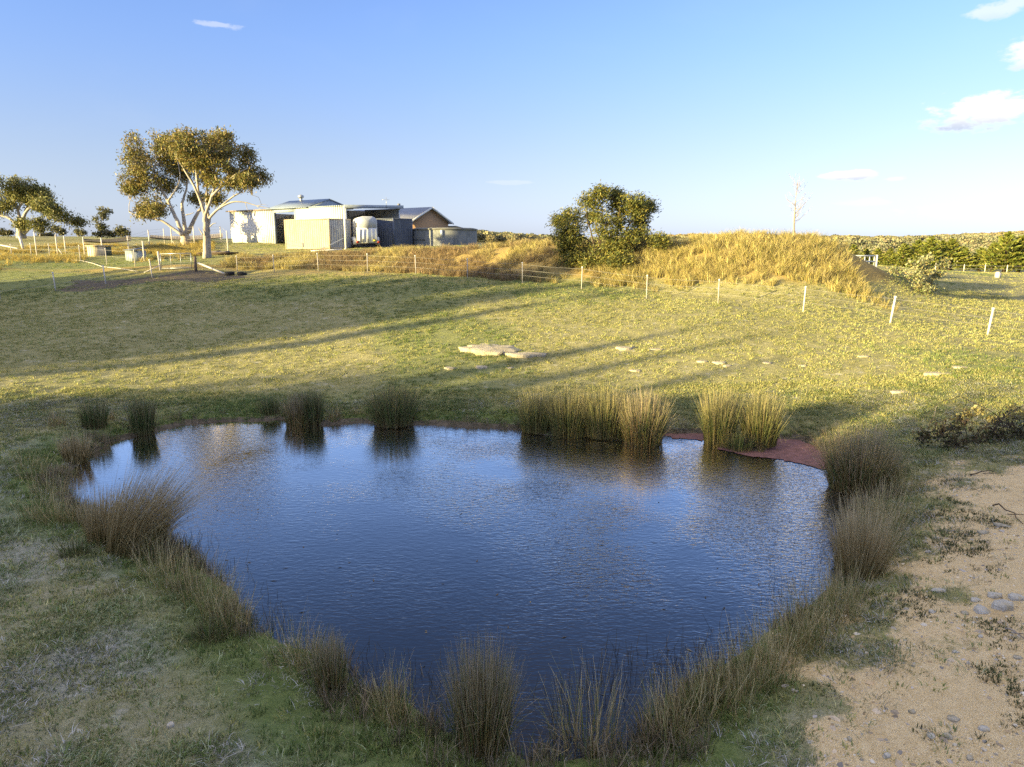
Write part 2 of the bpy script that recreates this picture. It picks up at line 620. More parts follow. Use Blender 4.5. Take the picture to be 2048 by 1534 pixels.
wa = me.attributes.new('worn', 'FLOAT', 'POINT')
wa.data.foreach_set('value', (sstep(18.5, 15.5, gy + 2.5 * (fbm(gx, gy, 3.0, 46) - .5)) * sstep(-30, -20, gy) * sstep(4.5, 0.0, gx) * (.35 + .65 * sstep(.38, .58, fbm(gx, gy, 1.4, 47)))).ravel().astype(np.float32))


def ground_material():
    m = bpy.data.materials.new('paddock_ground')
    m.use_nodes = True
    t = NT(m.node_tree)
    p = t.n['Principled BSDF']
    v = t.node('ShaderNodeNewGeometry').outputs['Position']
    a = t.node('ShaderNodeAttribute')
    a.attribute_name = 'Col'
    sep = t.node('ShaderNodeSeparateColor')
    t.l.new(a.outputs['Color'], sep.inputs[0])
    sand, lush, mud, gold = sep.outputs[0], sep.outputs[1], sep.outputs[2], a.outputs['Alpha']
    big = t.noise(v, 0.35, 5, .6)
    midn = t.noise(v, 1.7, 6, .62)
    fine = t.noise(v, 9.0, 6, .7)
    tiny = t.noise(v, 42.0, 4, .7)
    grit = t.noise(v, 120.0, 3, .7)
    grass = t.mix(t.step(midn, .38, .66), (.25, .235, .09), (.36, .33, .155))
    grass = t.mix(t.step(big, .45, .65), grass, (.27, .255, .10))
    grass = t.mix(t.math('MULTIPLY', t.step(fine, .50, .72), .7), grass, (.42, .38, .22))
    grass = t.mix(t.math('MULTIPLY', t.step(tiny, .50, .68), .55), grass, (.07, .07, .035))
    grass = t.mix(t.math('MULTIPLY', t.step(grit, .5, .62), .6), grass, (.06, .06, .035))
    grass = t.mix(t.math('MULTIPLY', t.step(grit, .48, .36), .7), grass, (.50, .46, .26))
    grass = t.mix(t.math('MULTIPLY', t.step(t.noise(v, 3.1, 5, .65), .56, .70), .75), grass, (.46, .43, .33))
    green = t.mix(t.step(fine, .35, .7), (.095, .145, .04), (.165, .215, .07))
    wn = t.node('ShaderNodeAttribute')
    wn.attribute_name = 'worn'
    stub = t.mix(t.step(fine, .35, .68), (.22, .225, .165), (.44, .44, .40))
    stub = t.mix(t.math('MULTIPLY', t.step(grit, .5, .62), .7), stub, (.09, .095, .06))
    stub = t.mix(t.math('MULTIPLY', t.step(grit, .48, .36), .6), stub, (.60, .60, .56))
    grass = t.mix(t.math('MULTIPLY', wn.outputs['Fac'], .85), grass, stub)
    c = t.mix(lush, grass, green)
    dry = t.mix(t.step(fine, .35, .7), (.40, .29, .10), (.24, .18, .08))
    c = t.mix(gold, c, dry)
    dirt = t.mix(t.step(fine, .35, .7), (.085, .074, .055), (.19, .155, .115))
    mm = t.step(t.math('ADD', mud, t.math('MULTIPLY', t.math('SUBTRACT', fine, .5), .9)), .4, .65)
    c = t.mix(mm, c, dirt)
    sandc = t.mix(t.step(fine, .3, .72), (.69, .50, .235), (.84, .645, .345))
    sandc = t.mix(t.math('MULTIPLY', t.step(tiny, .55, .72), .5), sandc, (.22, .155, .095))
    sandc = t.mix(t.math('MULTIPLY', t.step(grit, .5, .62), .7), sandc, (.25, .18, .11))
    sandc = t.mix(t.math('MULTIPLY', t.step(grit, .48, .38), .7), sandc, (.84, .74, .58))
    sandc = t.mix(t.math('MULTIPLY', t.step(midn, .56, .72), .5), sandc, (.50, .35, .17))
    sm = t.step(t.math('ADD', sand, t.math('ADD', t.math('MULTIPLY', t.math('SUBTRACT', midn, .5), 1.0), t.math('MULTIPLY', t.math('SUBTRACT', fine, .5), .9))), .28, .72)
    c = t.mix(sm, c, sandc)
    t.l.new(c, p.inputs['Base Color'])
    p.inputs['Roughness'].default_value = .95
    p.inputs['Specular IOR Level'].default_value = .1
    b = t.node('ShaderNodeBump')
    b.inputs['Distance'].default_value = .05
    b.inputs['Strength'].default_value = .8
    t.l.new(t.math('ADD', fine, t.math('MULTIPLY', tiny, .4)), b.inputs['Height'])
    t.l.new(b.outputs[0], p.inputs['Normal'])
    return m


ground = struct(obj('ground', me, ground_material()))

# ------------------------------------------------------------------ pond water
def water_material():
    """dark dam water: a mirror that strengthens towards grazing view, ruffled in patches"""
    m = bpy.data.materials.new('pond_water')
    m.use_nodes = True
    t = NT(m.node_tree)
    v = t.node('ShaderNodeNewGeometry').outputs['Position']
    mp = t.node('ShaderNodeMapping')
    mp.inputs['Rotation'].default_value = (0, 0, R(-24))
    mp.inputs['Scale'].default_value = (1.0, 2.4, 1.0)
    t.l.new(v, mp.inputs[0])
    n1 = t.noise(mp.outputs[0], 6.0, 2, .5, .6)
    n2 = t.noise(mp.outputs[0], 14.0, 2, .5, .4)
    n3 = t.noise(v, .28, 3, .5)
    sep = t.node('ShaderNodeSeparateXYZ')
    t.l.new(v, sep.inputs[0])
    # the breeze ruffles the right and far water most
    wind = t.step(t.math('ADD', t.math('MULTIPLY', sep.outputs[0], .06), t.math('MULTIPLY', sep.outputs[1], .03)), -.2, 1.0)
    amp = t.math('ADD', .10, t.math('MULTIPLY', t.math('MULTIPLY', t.step(n3, .32, .62), wind), 1.0))
    h = t.math('MULTIPLY', t.math('ADD', n1, t.math('MULTIPLY', n2, .4)), amp)
    b = t.node('ShaderNodeBump')
    b.inputs['Strength'].default_value = 1.0
    b.inputs['Distance'].default_value = .019
    t.l.new(h, b.inputs['Height'])
    fr = t.node('ShaderNodeFresnel')
    fr.inputs[0].default_value = 1.333
    t.l.new(b.outputs[0], fr.inputs['Normal'])
    df = t.node('ShaderNodeBsdfDiffuse')
    df.inputs[0].default_value = (.004, .008, .016, 1)
    gl = t.node('ShaderNodeBsdfGlossy')
    gl.inputs['Color'].default_value = (1.0, .95, .91, 1)
    gl.inputs['Roughness'].default_value = .04
    t.l.new(b.outputs[0], gl.inputs['Normal'])
    mx = t.node('ShaderNodeMixShader')
    t.l.new(t.math('SUBTRACT', t.math('MULTIPLY', fr.outputs[0], 5.0), .12, clamp=True), mx.inputs[0])
    t.l.new(df.outputs[0], mx.inputs[1])
    t.l.new(gl.outputs[0], mx.inputs[2])
    t.l.new(mx.outputs[0], t.n['Material Output'].inputs[0])
    return m


wx0, wy0 = POND.min(0) - .5
wx1, wy1 = POND.max(0) + .5
water = struct(obj('pond_water', mesh_np('pond_water', [(wx0, wy0, 0), (wx1, wy0, 0), (wx1, wy1, 0), (wx0, wy1, 0)], [(0, 1, 2, 3)]), water_material()))

# ------------------------------------------------------------------ scattered vegetation (instanced stuff)
def tuft_mesh(name, nb, h, spread, width, cols, bend=.5, seed=0, jitter=.35, seg=2):
    r = np.random.default_rng(seed)
    V, F4, F3, C = [], [], [], []
    for i in range(nb):
        a = r.uniform(0, 2 * math.pi)
        rad = spread * math.sqrt(r.random()) * .5
        base = np.array([math.cos(a) * rad, math.sin(a) * rad, -.01])
        L = h * (1 + jitter * r.uniform(-1, 1))
        a2 = a + r.normal(0, .7)
        out = np.array([math.cos(a2), math.sin(a2), 0]) * bend * L * r.uniform(.2, 1)
        side = np.array([-math.sin(a2 + r.normal(0, .8)), math.cos(a2 + r.normal(0, .8)), 0]) * width * .5
        c0 = np.array(cols[r.integers(len(cols))]) * r.uniform(.75, 1.25)
        b = len(V)
        for s in range(seg):
            f = s / seg
            p = base + out * f ** 1.8 + np.array([0, 0, L * (f - .25 * bend * f * f)])
            V += [p - side * (1 - .5 * f), p + side * (1 - .5 * f)]
            C += [c0, c0]
        V.append(base + out + np.array([0, 0, L * (1 - .25 * bend)]))
        C.append(c0)
        for s in range(seg - 1):
            F4.append((b + 2 * s, b + 2 * s + 1, b + 2 * s + 3, b + 2 * s + 2))
        k = b + 2 * (seg - 1)
        F3.append((k, k + 1, b + 2 * seg))
    return mesh_np(name, V, F4, F3, col=np.array(C))


def scatter(name, P, protos, pmat, scl, tint, label, cat, rot=None, parent=None):
    """points carrying copies of a few small meshes: uncountable cover"""
    P = np.asarray(P, np.float32)
    n = len(P)
    col = bpy.data.collections.new(name + '_kinds')
    for k, pm in enumerate(protos):
        if not pm.materials:
            pm.materials.append(pmat)
        po = bpy.data.objects.new('%s_kind_%02d' % (name, k), pm)
        col.objects.link(po)
    me = bpy.data.meshes.new(name)
    me.vertices.add(n)
    me.vertices.foreach_set('co', P.ravel())
    r = np.random.default_rng(len(name) + n)
    if rot is None:
        rot = np.zeros((n, 3))
        rot[:, 2] = r.uniform(0, 2 * math.pi, n)
        rot[:, 0] = r.normal(0, .12, n)
    for an, ty, dat, key in [('rot', 'FLOAT_VECTOR', rot, 'vector'), ('scl', 'FLOAT', scl, 'value'), ('pick', 'INT', r.integers(0, len(protos), n), 'value')]:
        a = me.attributes.new(an, ty, 'POINT')
        a.data.foreach_set(key, np.asarray(dat).astype(np.int32 if ty == 'INT' else np.float32).ravel())
    a = me.attributes.new('tint', 'FLOAT_COLOR', 'POINT')
    c = np.ones((n, 4), np.float32)
    c[:, :3] = tint
    a.data.foreach_set('color', c.ravel())
    o = obj(name, me, None, parent)
    ng = bpy.data.node_groups.new(name, 'GeometryNodeTree')
    ng.interface.new_socket('Geometry', in_out='INPUT', socket_type='NodeSocketGeometry')
    ng.interface.new_socket('Geometry', in_out='OUTPUT', socket_type='NodeSocketGeometry')
    N, L = ng.nodes, ng.links
    gi, go = N.new('NodeGroupInput'), N.new('NodeGroupOutput')
    iop = N.new('GeometryNodeInstanceOnPoints')
    ci = N.new('GeometryNodeCollectionInfo')
    ci.inputs['Collection'].default_value = col
    ci.inputs['Separate Children'].default_value = True
    ci.inputs['Reset Children'].default_value = True
    def na(nm, ty):
        x = N.new('GeometryNodeInputNamedAttribute')
        x.data_type = ty
        x.inputs['Name'].default_value = nm
        return x.outputs['Attribute']
    L.new(gi.outputs[0], iop.inputs['Points'])
    L.new(ci.outputs[0], iop.inputs['Instance'])
    iop.inputs['Pick Instance'].default_value = True
    L.new(na('pick', 'INT'), iop.inputs['Instance Index'])
    L.new(na('rot', 'FLOAT_VECTOR'), iop.inputs['Rotation'])
    L.new(na('scl', 'FLOAT'), iop.inputs['Scale'])
    L.new(iop.outputs[0], go.inputs[0])
    md = o.modifiers.new('scatter', 'NODES')
    md.node_group = ng
    if label:
        stuff(o, label, cat)
    return o


def in_view(x, y, pad=1.5):
    return np.abs(x) < .76 * y + pad + 1.5


TUFT = leafy('grass_blades', .7, .25, 'tint', .15)
G_DRY = [(.43, .40, .17), (.36, .34, .12), (.50, .46, .24), (.28, .29, .10)]
G_GRN = [(.15, .21, .065), (.19, .235, .085), (.12, .175, .05), (.29, .28, .15)]

# short grazed grass of the paddock
lawn_protos = [tuft_mesh('lawn_tuft', 16, .055, .16, .011, G_DRY + G_DRY[:3] + G_GRN[:2], .9, 100 + k) for k in range(6)]
lush_protos = [tuft_mesh('green_tuft', 22, .085, .17, .010, G_GRN, .8, 120 + k) for k in range(6)]


def lawn_points(n, x0, x1, y0, y1, seed):
    r = np.random.default_rng(seed)
    x, y = r.uniform(x0, x1, n), r.uniform(y0, y1, n)
    k = in_view(x, y)
    return x[k], y[k]


def cat2(*a):
    return [np.concatenate(z) for z in zip(*a)]


x, y = cat2(lawn_points(60000, -16, 16, 3.5, 22, 1), lawn_points(62000, -38, 30, 20, 44, 2), lawn_points(30000, -55, 60, 42, 80, 3))
sand, lush, mud, gold = masks(x, y)
d = pond_sd(x, y)
r = np.random.default_rng(4)
pat = fbm(x, y, 1.1, 401)
keep = (d > .05) & (r.random(len(x)) < (1 - .93 * sand) * (1 - .8 * mud) * (1 - gold) * (.35 + .9 * sstep(.35, .6, pat)) * (1 - .6 * sstep(17, 14, y)))
x, y, lush, d = x[keep], y[keep], lush[keep], d[keep]
g = r.random(len(x)) < lush * .9
dist = np.hypot(x, y)
tn = .75 + .5 * fbm(x, y, 3.0, 402)
for nm, sel, pr, sc, lb in [('short_grass', ~g, lawn_protos, (.8, 1.5), 'short grazed green and straw grass covering the sloping paddock'),
                            ('lush_grass', g, lush_protos, (.6, 1.4), 'short bright green grass along the pond edge and in the shade')]:
    xs, ys = x[sel], y[sel]
    k = r.uniform(*sc, len(xs)) * (1 + .15 * sstep(14, 40, dist[sel]))
    tt = np.stack([tn[sel] * r.uniform(.85, 1.2, len(xs))] * 3, 1) * np.array([1.0, 1.0, .95])
    scatter(nm, np.stack([xs, ys, height(xs, ys)], 1), pr, TUFT, k, tt, lb, 'grass')

# matted turf close to the pond: denser, sprawling straw and green
x, y = lawn_points(46000, -16, 16, 3.5, 21, 5)
sand, lush, mud, gold = masks(x, y)
d = pond_sd(x, y)
keep = (d > .08) & (r.random(len(x)) < (1 - .98 * sand) * (1 - .9 * mud) * (1 - .85 * lush) * (.25 + sstep(.35, .6, fbm(x, y, .9, 405))))
x, y = x[keep], y[keep]
mat_p = [tuft_mesh('mat_tuft', 46, .075, .30, .006, [(.44, .42, .34), (.30, .29, .17), (.66, .63, .55), (.18, .23, .07), (.10, .15, .04), (.14, .12, .07)], 1.9, 130 + k) for k in range(6)]
gg = fbm(x, y, 1.6, 406)
tt = np.where((gg > .52)[:, None], np.array([.72, .86, .62]), np.array([.95, .98, 1.15])) * r.uniform(.7, 1.25, (len(x), 1))
scatter('matted_turf', np.stack([x, y, height(x, y)], 1), mat_p, TUFT, r.uniform(.6, 1.3, len(x)), tt, 'matted straw and green turf on the near banks of the pond', 'grass')

# long dry grass on the cut bank and the mound
long_protos = [tuft_mesh('long_tuft', 30, .62, .34, .016, [(.46, .38, .15), (.40, .34, .14), (.58, .50, .27), (.24, .25, .09), (.30, .25, .14)], .75, 140 + k, seg=3) for k in range(6)]
x, y = lawn_points(42000, -24, 26, 33, 56, 11)
bh = base_h(x, y)
# steepness of the bank decides where grass is left long
gxs = (base_h(x + .4, y) - base_h(x - .4, y)) / .8
gys = (base_h(x, y + .4) - base_h(x, y - .4)) / .8
steep = np.hypot(gxs, gys)
n1 = fbm(x, y, 2.2, 411)
fy = np.interp(x, *np.array(sorted([(at(*p)[0], p[2]) for p in FENCE_PX])).T)
cy_ = np.interp(x, [-20, -15, -10, -5, 0, 5, 10, 16, 20], [52.5, 52.5, 51.5, 49, 47, 43.5, 40.5, 40, 41.5])
sc_n = fbm(x, y, .9, 413, 2)
keep = (sc_n > .28) & ((y < cy_ + 1.2) | (steep > .25)) & (y < cy_ + 3.5) & (y > fy + .6 + 1.6 * n1 + 1.3 * sstep(3, 9, x) + 1.2 * sstep(8, 13, x) + 1.3 * sstep(13, 16, x)) & (x > -20.5) & (n1 > .3) & (r.random(len(x)) < .75 * sstep(20.5, 17.5, x + 2 * n1))
x, y, n1 = x[keep], y[keep], n1[keep]
sc = r.uniform(.5, 1.2, len(x)) * (.6 + .55 * n1) * (.75 + .25 * sstep(2, 8, x))
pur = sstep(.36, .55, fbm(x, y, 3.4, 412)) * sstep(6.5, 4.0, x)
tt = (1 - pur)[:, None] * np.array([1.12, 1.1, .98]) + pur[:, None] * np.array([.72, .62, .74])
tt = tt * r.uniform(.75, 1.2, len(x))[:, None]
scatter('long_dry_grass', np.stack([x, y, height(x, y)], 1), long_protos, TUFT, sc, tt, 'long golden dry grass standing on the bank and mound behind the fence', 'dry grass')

# tall straw-coloured weeds in the left paddock around the pen
x, y = lawn_points(14000, -50, -15, 46, 78, 12)
keep = (r.random(len(x)) < sstep(.45, .7, fbm(x, y, 3.0, 421))) & (np.hypot(x + 22, y - 52) > 1.5)
px_ = 1024 + FPX * x / y
keep &= (px_ < 440) & ((y > 52) | (px_ < 60))
x, y = x[keep], y[keep]
tt = np.array([1.05, .95, .62]) * r.uniform(.8, 1.2, len(x))[:, None]
scatter('straw_weeds', np.stack([x, y, height(x, y)], 1), long_protos, TUFT, r.uniform(.35, .8, len(x)), tt, 'straw-coloured long weeds around the animal pen at left', 'dry grass')

# stones and grit on the bare sandy ground
def pebble_mesh(name, seed):
    r = np.random.default_rng(seed)
    V = np.array([(1, 0, 0), (.3, .8, 0), (-.8, .5, 0), (-.7, -.6, 0), (.4, -.9, 0), (.5, .1, .7), (-.4, .2, .8), (-.1, -.5, .6)]) * r.uniform(.7, 1.3, (8, 3)) * np.array([1, .8, .6])
    F3 = [(0, 1, 5), (1, 2, 6), (1, 6, 5), (2, 3, 6), (3, 7, 6), (3, 4, 7), (4, 0, 5), (4, 5, 7), (5, 6, 7)]
    c = np.tile(np.array([(.52, .42, .30), (.44, .40, .36), (.58, .52, .42), (.46, .34, .20)][seed % 4]), (8, 1))
    return mesh_np(name, V, F3=F3, col=c)


STONE_I = leafy('grit', .9, 0.0, 'tint', .2)
x, y = lawn_points(60000, 2.5, 19, 3.6, 18, 21)
sand, lush, mud, gold = masks(x, y)
keep = (r.random(len(x)) < sand * sstep(.3, .6, fbm(x, y, 1.2, 431))) & (pond_sd(x, y) > .2)
x, y = x[keep], y[keep]
sc = np.clip(.010 * np.exp(r.normal(0, .7, len(x))), .004, .06)
scatter('gravel', np.stack([x, y, height(x, y) - .1 * sc], 1), [pebble_mesh('pebble', k) for k in range(8)], STONE_I, sc, r.uniform(.45, 1.4, (len(x), 1)) * np.ones(3), 'loose pale grit and pebbles on the bare sandy bank', 'gravel')
# dark low weeds dotted over the sand
x, y = lawn_points(26000, 2.5, 19, 3.6, 18, 22)
sand, lush, mud, gold = masks(x, y)
keep = (r.random(len(x)) < sand * sstep(.55, .68, fbm(x, y, .9, 441, 3))) & (pond_sd(x, y) > .3)
x, y = x[keep], y[keep]
scatter('sand_weeds', np.stack([x, y, height(x, y)], 1), [tuft_mesh('weed_tuft', 20, .05, .16, .012, [(.10, .12, .05), (.13, .11, .06), (.07, .09, .03)], 1.1, 160 + k) for k in range(4)], TUFT, r.uniform(.5, 1.3, len(x)), r.uniform(.7, 1.2, (len(x), 1)) * np.ones(3), 'low dark weeds dotted over the bare sand', 'weeds')

ORD = 'first second third fourth fifth sixth seventh eighth ninth tenth eleventh twelfth thirteenth fourteenth fifteenth sixteenth'.split()
# ------------------------------------------------------------------ trees
BARK_W = mat('white_gum_bark', (.42, .385, .345), .8, 0, .15, 1.6, .02, .2, (.26, .235, .205), (.50, .40, .30))
BARK_D = mat('dark_bark', (.10, .075, .055), .9, 0, .2, 4, .02, .1)
BARK_P = mat('pale_dead_wood', (.38, .32, .26), .85, 0, .2, 4, .01, .15)
LEAF = leafy('leaf', .5, .3, None, .35)
LEAF_I = leafy('leaf_instanced', .6, .25, 'tint', .2)


def leaf_quads(C, size, aspect, cols, r, droop=.3, drift=(0, 0, 0), curl=.12):
    """one thin diamond-shaped leaf (or spray) per centre"""
    n = len(C)
    d = r.normal(0, 1, (n, 3))
    d[:, 2] -= droop
    d += np.asarray(drift)
    d /= np.linalg.norm(d, axis=1)[:, None]
    e = np.cross(d, r.normal(0, 1, (n, 3)))
    e /= np.linalg.norm(e, axis=1)[:, None] + 1e-9
    nn = np.cross(d, e)
    L = size * r.uniform(.6, 1.4, n)[:, None]
    W = L * aspect
    V = np.stack([C - d * L * .5, C + e * W * .5 + nn * L * curl, C + d * L * .5, C - e * W * .5 + nn * L * curl], 1).reshape(-1, 3)
    cc = np.asarray(cols)[r.integers(len(cols), size=n)] * r.uniform(.75, 1.25, (n, 1))
    F = np.arange(4 * n).reshape(-1, 4)
    return V, F, np.repeat(cc, 4, 0)


def curve(p0, p1, r, sag=0.0, wob=.08, n=5):
    p0, p1 = np.asarray(p0, float), np.asarray(p1, float)
    t = np.linspace(0, 1, n)[:, None]
    L = np.linalg.norm(p1 - p0)
    w = r.normal(0, wob * L, (n, 3)) * np.sin(t * math.pi)
    up = np.array([0, 0, 1.0]) * sag * L * np.sin(t * math.pi)
    return p0 + (p1 - p0) * t + w + up


def tree(name, label, cat, base, limbs, blobs, bark, leafcols, seed, nsub=9, per=45, lsize=.2, aspect=.4, sigma=.35, droop=.3, drift=(0, 0, 0), twig=.03, group=None, names=('trunk', 'crown'), fill=.35, leaf=None):
    """limbs: list of (points, start radius, end radius); blobs: (centre, radii) clumps of foliage to reach"""
    r = np.random.default_rng(seed)
    base = np.asarray(base, float)
    root = thing(name, label, cat, base, 0, group)
    wood = MB()
    nodes, nrad = [], []
    for pts, r0, r1 in limbs:
        pts = np.asarray(pts, float) - base
        k = 4
        tt = np.linspace(0, len(pts) - 1, (len(pts) - 1) * k + 1)
        dense = np.stack([np.interp(tt, np.arange(len(pts)), pts[:, i]) for i in range(3)], 1)
        for _ in range(2):
            dense[1:-1] = .25 * dense[:-2] + .5 * dense[1:-1] + .25 * dense[2:]
        dense[1:-1] += r.normal(0, .02, dense[1:-1].shape) * r0 * 3
        rr = r0 + (r1 - r0) * np.linspace(0, 1, len(dense)) ** .8
        wood.tube(dense, rr * .85, 8 if r0 > .12 else 6)
        nodes += list(dense)
        nrad += list(rr)
    nodes, nrad = np.array(nodes), np.array(nrad)
    LC = []
    for c, rad in blobs:
        c, rad = np.asarray(c, float) - base, np.asarray(rad, float)
        dd = np.linalg.norm(nodes - c, axis=1) + 1.5 * np.maximum(nodes[:, 2] - c[2], 0)
        k = np.argmin(dd)
        limb = curve(nodes[k], c, r, .08, .07, 6)
        r0 = min(nrad[k] * .7, .03 * np.linalg.norm(c - nodes[k]) + .03)
        wood.tube(limb, np.linspace(r0, twig, 6), 5)
        for s in range(nsub):
            u = r.normal(0, 1, 3)
            u = u / np.linalg.norm(u) * r.uniform(.2, 1.25) ** .6
            tip = c + u * rad
            st = limb[r.integers(2, 6)]
            wood.tube(curve(st, tip, r, .05, .08, 4), np.linspace(twig, twig * .4, 4), 4, False)
            LC.append(tip + r.normal(0, 1, (per, 3)) * sigma * np.array([1, 1, .75]))
            LC.append(st + (tip - st) * r.uniform(.4, 1, (int(per * fill), 1)) + r.normal(0, 1, (int(per * fill), 3)) * sigma * .8)
    o = wood.build(names[0], bark, root, smooth=True)
    if LC:
        V, F, C = leaf_quads(np.concatenate(LC), lsize, aspect, leafcols, r, droop, drift)
        obj(names[1], mesh_np(names[1], V, F, col=C), leaf or LEAF, root)
    return root


def pxs(lst, Y, dY=None, r=None):
    return [at(a, b, Y) for a, b in lst]


def blob_px(lst, Y, r, thick=1.0, dy=1.2, grow=1.0):
    out = []
    for (cx, cy, rx, ry) in lst:
        s = Y / FPX
        c = at(cx, cy, Y)
        c[1] += r.normal(0, dy)
        out.append((c, (rx * s * grow, .5 * (rx + ry) * s * thick * grow, ry * s * grow)))
    return out


GUMC = [(.21, .185, .05), (.15, .155, .042), (.27, .21, .062), (.25, .18, .065), (.10, .115, .036)]
rt = np.random.default_rng(77)
YF, YB = 53.0, 71.0
fb = at(413, 517, YF)
tree('gum_tree', 'white-barked gum tree with bare drooping branch, standing right of the pen by the gate', 'tree', fb,
     [(pxs([(412, 519), (412, 500), (412, 478), (411, 452), (410, 428)], YF), .30, .19),
      (pxs([(417, 519), (417, 500), (416, 480), (415, 455), (418, 436)], YF + .3), .28, .17),
      (pxs([(410, 430), (400, 398), (386, 367), (369, 340), (352, 312), (345, 290)], YF), .15, .04),
      (pxs([(410, 430), (421, 402), (429, 372), (429, 335), (437, 311), (446, 290)], YF - .5), .15, .04),
      (pxs([(418, 437), (438, 416), (464, 403), (490, 404), (514, 412), (540, 416)], YF - 1), .12, .02),
      (pxs([(423, 392), (450, 367), (474, 346), (496, 336)], YF - 1), .12, .04),
      (pxs([(407, 424), (396, 382), (393, 346), (384, 310), (382, 285)], YF + .6), .15, .04),
      (pxs([(438, 416), (461, 396), (482, 385), (497, 366), (520, 362)], YF + .5), .09, .03),
      (pxs([(406, 470), (397, 456)], YF - .3), .07, .02), (pxs([(420, 453), (426, 447), (433, 446)], YF - .3), .06, .02),
      (pxs([(490, 404), (494, 416), (497, 424)], YF - 1), .03, .01), (pxs([(514, 412), (526, 408), (536, 411)], YF - 1), .025, .008), (pxs([(514, 412), (522, 420), (530, 421)], YF - 1.1), .025, .008),
      (pxs([(418, 437), (412, 405), (414, 380), (418, 350), (420, 300)], YF + 1), .12, .03)],
     blob_px([(345, 284, 24, 13), (365, 279, 20, 13), (386, 274, 18, 12), (405, 298, 26, 22), (420, 279, 22, 13), (445, 281, 18, 13), (465, 299, 24, 20), (482, 310, 14, 16), (440, 318, 24, 18), (415, 332, 22, 18),
              (395, 326, 20, 22), (452, 344, 20, 15), (480, 344, 20, 12), (502, 350, 20, 12), (522, 366, 15, 10), (478, 370, 26, 9), (417, 396, 12, 10), (432, 362, 16, 14), (368, 305, 20, 18), (425, 305, 24, 20), (395, 300, 22, 18), (460, 325, 22, 16)], YF, rt, grow=1.15),
     BARK_W, GUMC, 31, nsub=20, per=36, lsize=.21, aspect=.34, sigma=.24, droop=.9)
bb = at(372, 494, YB)
tree('gum_tree', 'large spreading white-barked gum tree behind the shade netting', 'tree', bb,
     [(pxs([(373, 497), (371, 482), (370, 468), (370, 460)], YB), .66, .44),
      (pxs([(367, 470), (350, 432), (336, 402), (322, 376), (310, 350), (303, 325)], YB - .6), .27, .06),
      (pxs([(371, 465), (367, 432), (363, 407), (371, 386), (377, 355), (370, 320)], YB + .5), .26, .05),
      (pxs([(377, 466), (391, 432), (403, 414), (412, 388), (420, 350), (428, 320)], YB + 1), .27, .05),
      (pxs([(364, 470), (345, 456), (325, 441), (300, 437), (275, 431), (258, 424)], YB - 1), .2, .04),
      (pxs([(336, 402), (350, 382), (362, 358), (355, 320)], YB - 1), .14, .04),
      (pxs([(372, 430), (380, 428), (388, 425)], YB - 1), .08, .03)],
     blob_px([(284, 325, 20, 22), (300, 300, 22, 18), (275, 350, 22, 20), (320, 330, 26, 26), (308, 364, 24, 16), (335, 292, 26, 22), (356, 300, 22, 24), (286, 404, 22, 17), (263, 417, 14, 12), (300, 424, 18, 12),
              (325, 424, 14, 12), (383, 397, 9, 9), (342, 340, 24, 22), (330, 372, 18, 13), (290, 380, 16, 10), (365, 335, 20, 20), (400, 350, 20, 14), (300, 335, 22, 20), (320, 305, 20, 18), (350, 318, 22, 20), (275, 375, 16, 12)], YB, rt, 1.0, 1.6, 1.18),
     BARK_W, GUMC, 32, nsub=20, per=38, lsize=.25, aspect=.34, sigma=.30, droop=.9)
YL = 95.0
lb = at(43, 472, YL)
tree('gum_tree', 'broad domed gum tree on the paddock crest at the left edge', 'tree', lb,
     [(pxs([(43, 476), (42, 462), (40, 446)], YL), .75, .5), (pxs([(40, 448), (38, 430), (35, 418), (28, 402), (22, 385)], YL), .3, .06), (pxs([(42, 452), (50, 424), (62, 414), (78, 417), (97, 426), (122, 441)], YL - 1), .3, .05),
      (pxs([(39, 455), (20, 436), (0, 431), (-22, 423)], YL - 1), .3, .06), (pxs([(48, 468), (62, 455), (78, 446), (92, 446)], YL), .25, .06), (pxs([(50, 424), (60, 402), (75, 388)], YL + 1), .2, .05), (pxs([(36, 420), (48, 395), (52, 375)], YL), .2, .05)],
     blob_px([(20, 370, 22, 10), (50, 370, 22, 11), (75, 381, 16, 12), (92, 395, 15, 12), (110, 410, 12, 11), (128, 425, 10, 12), (0, 395, 20, 18), (30, 394, 22, 15), (60, 400, 18, 13), (82, 414, 18, 10), (105, 431, 18, 11), (126, 443, 13, 7),
              (-10, 419, 14, 12), (14, 416, 14, 9), (95, 448, 16, 8), (-32, 390, 18, 20), (-25, 410, 18, 12), (58, 450, 6, 6), (40, 382, 22, 12), (70, 392, 20, 14), (10, 382, 20, 14), (95, 412, 16, 12)], YL, rt, 1.0, 2.0, 1.15),
     BARK_W, [(.19, .19, .06), (.14, .15, .05), (.24, .21, .07), (.10, .12, .04)], 33, nsub=18, per=38, lsize=.31, aspect=.4, sigma=.4, droop=.9)

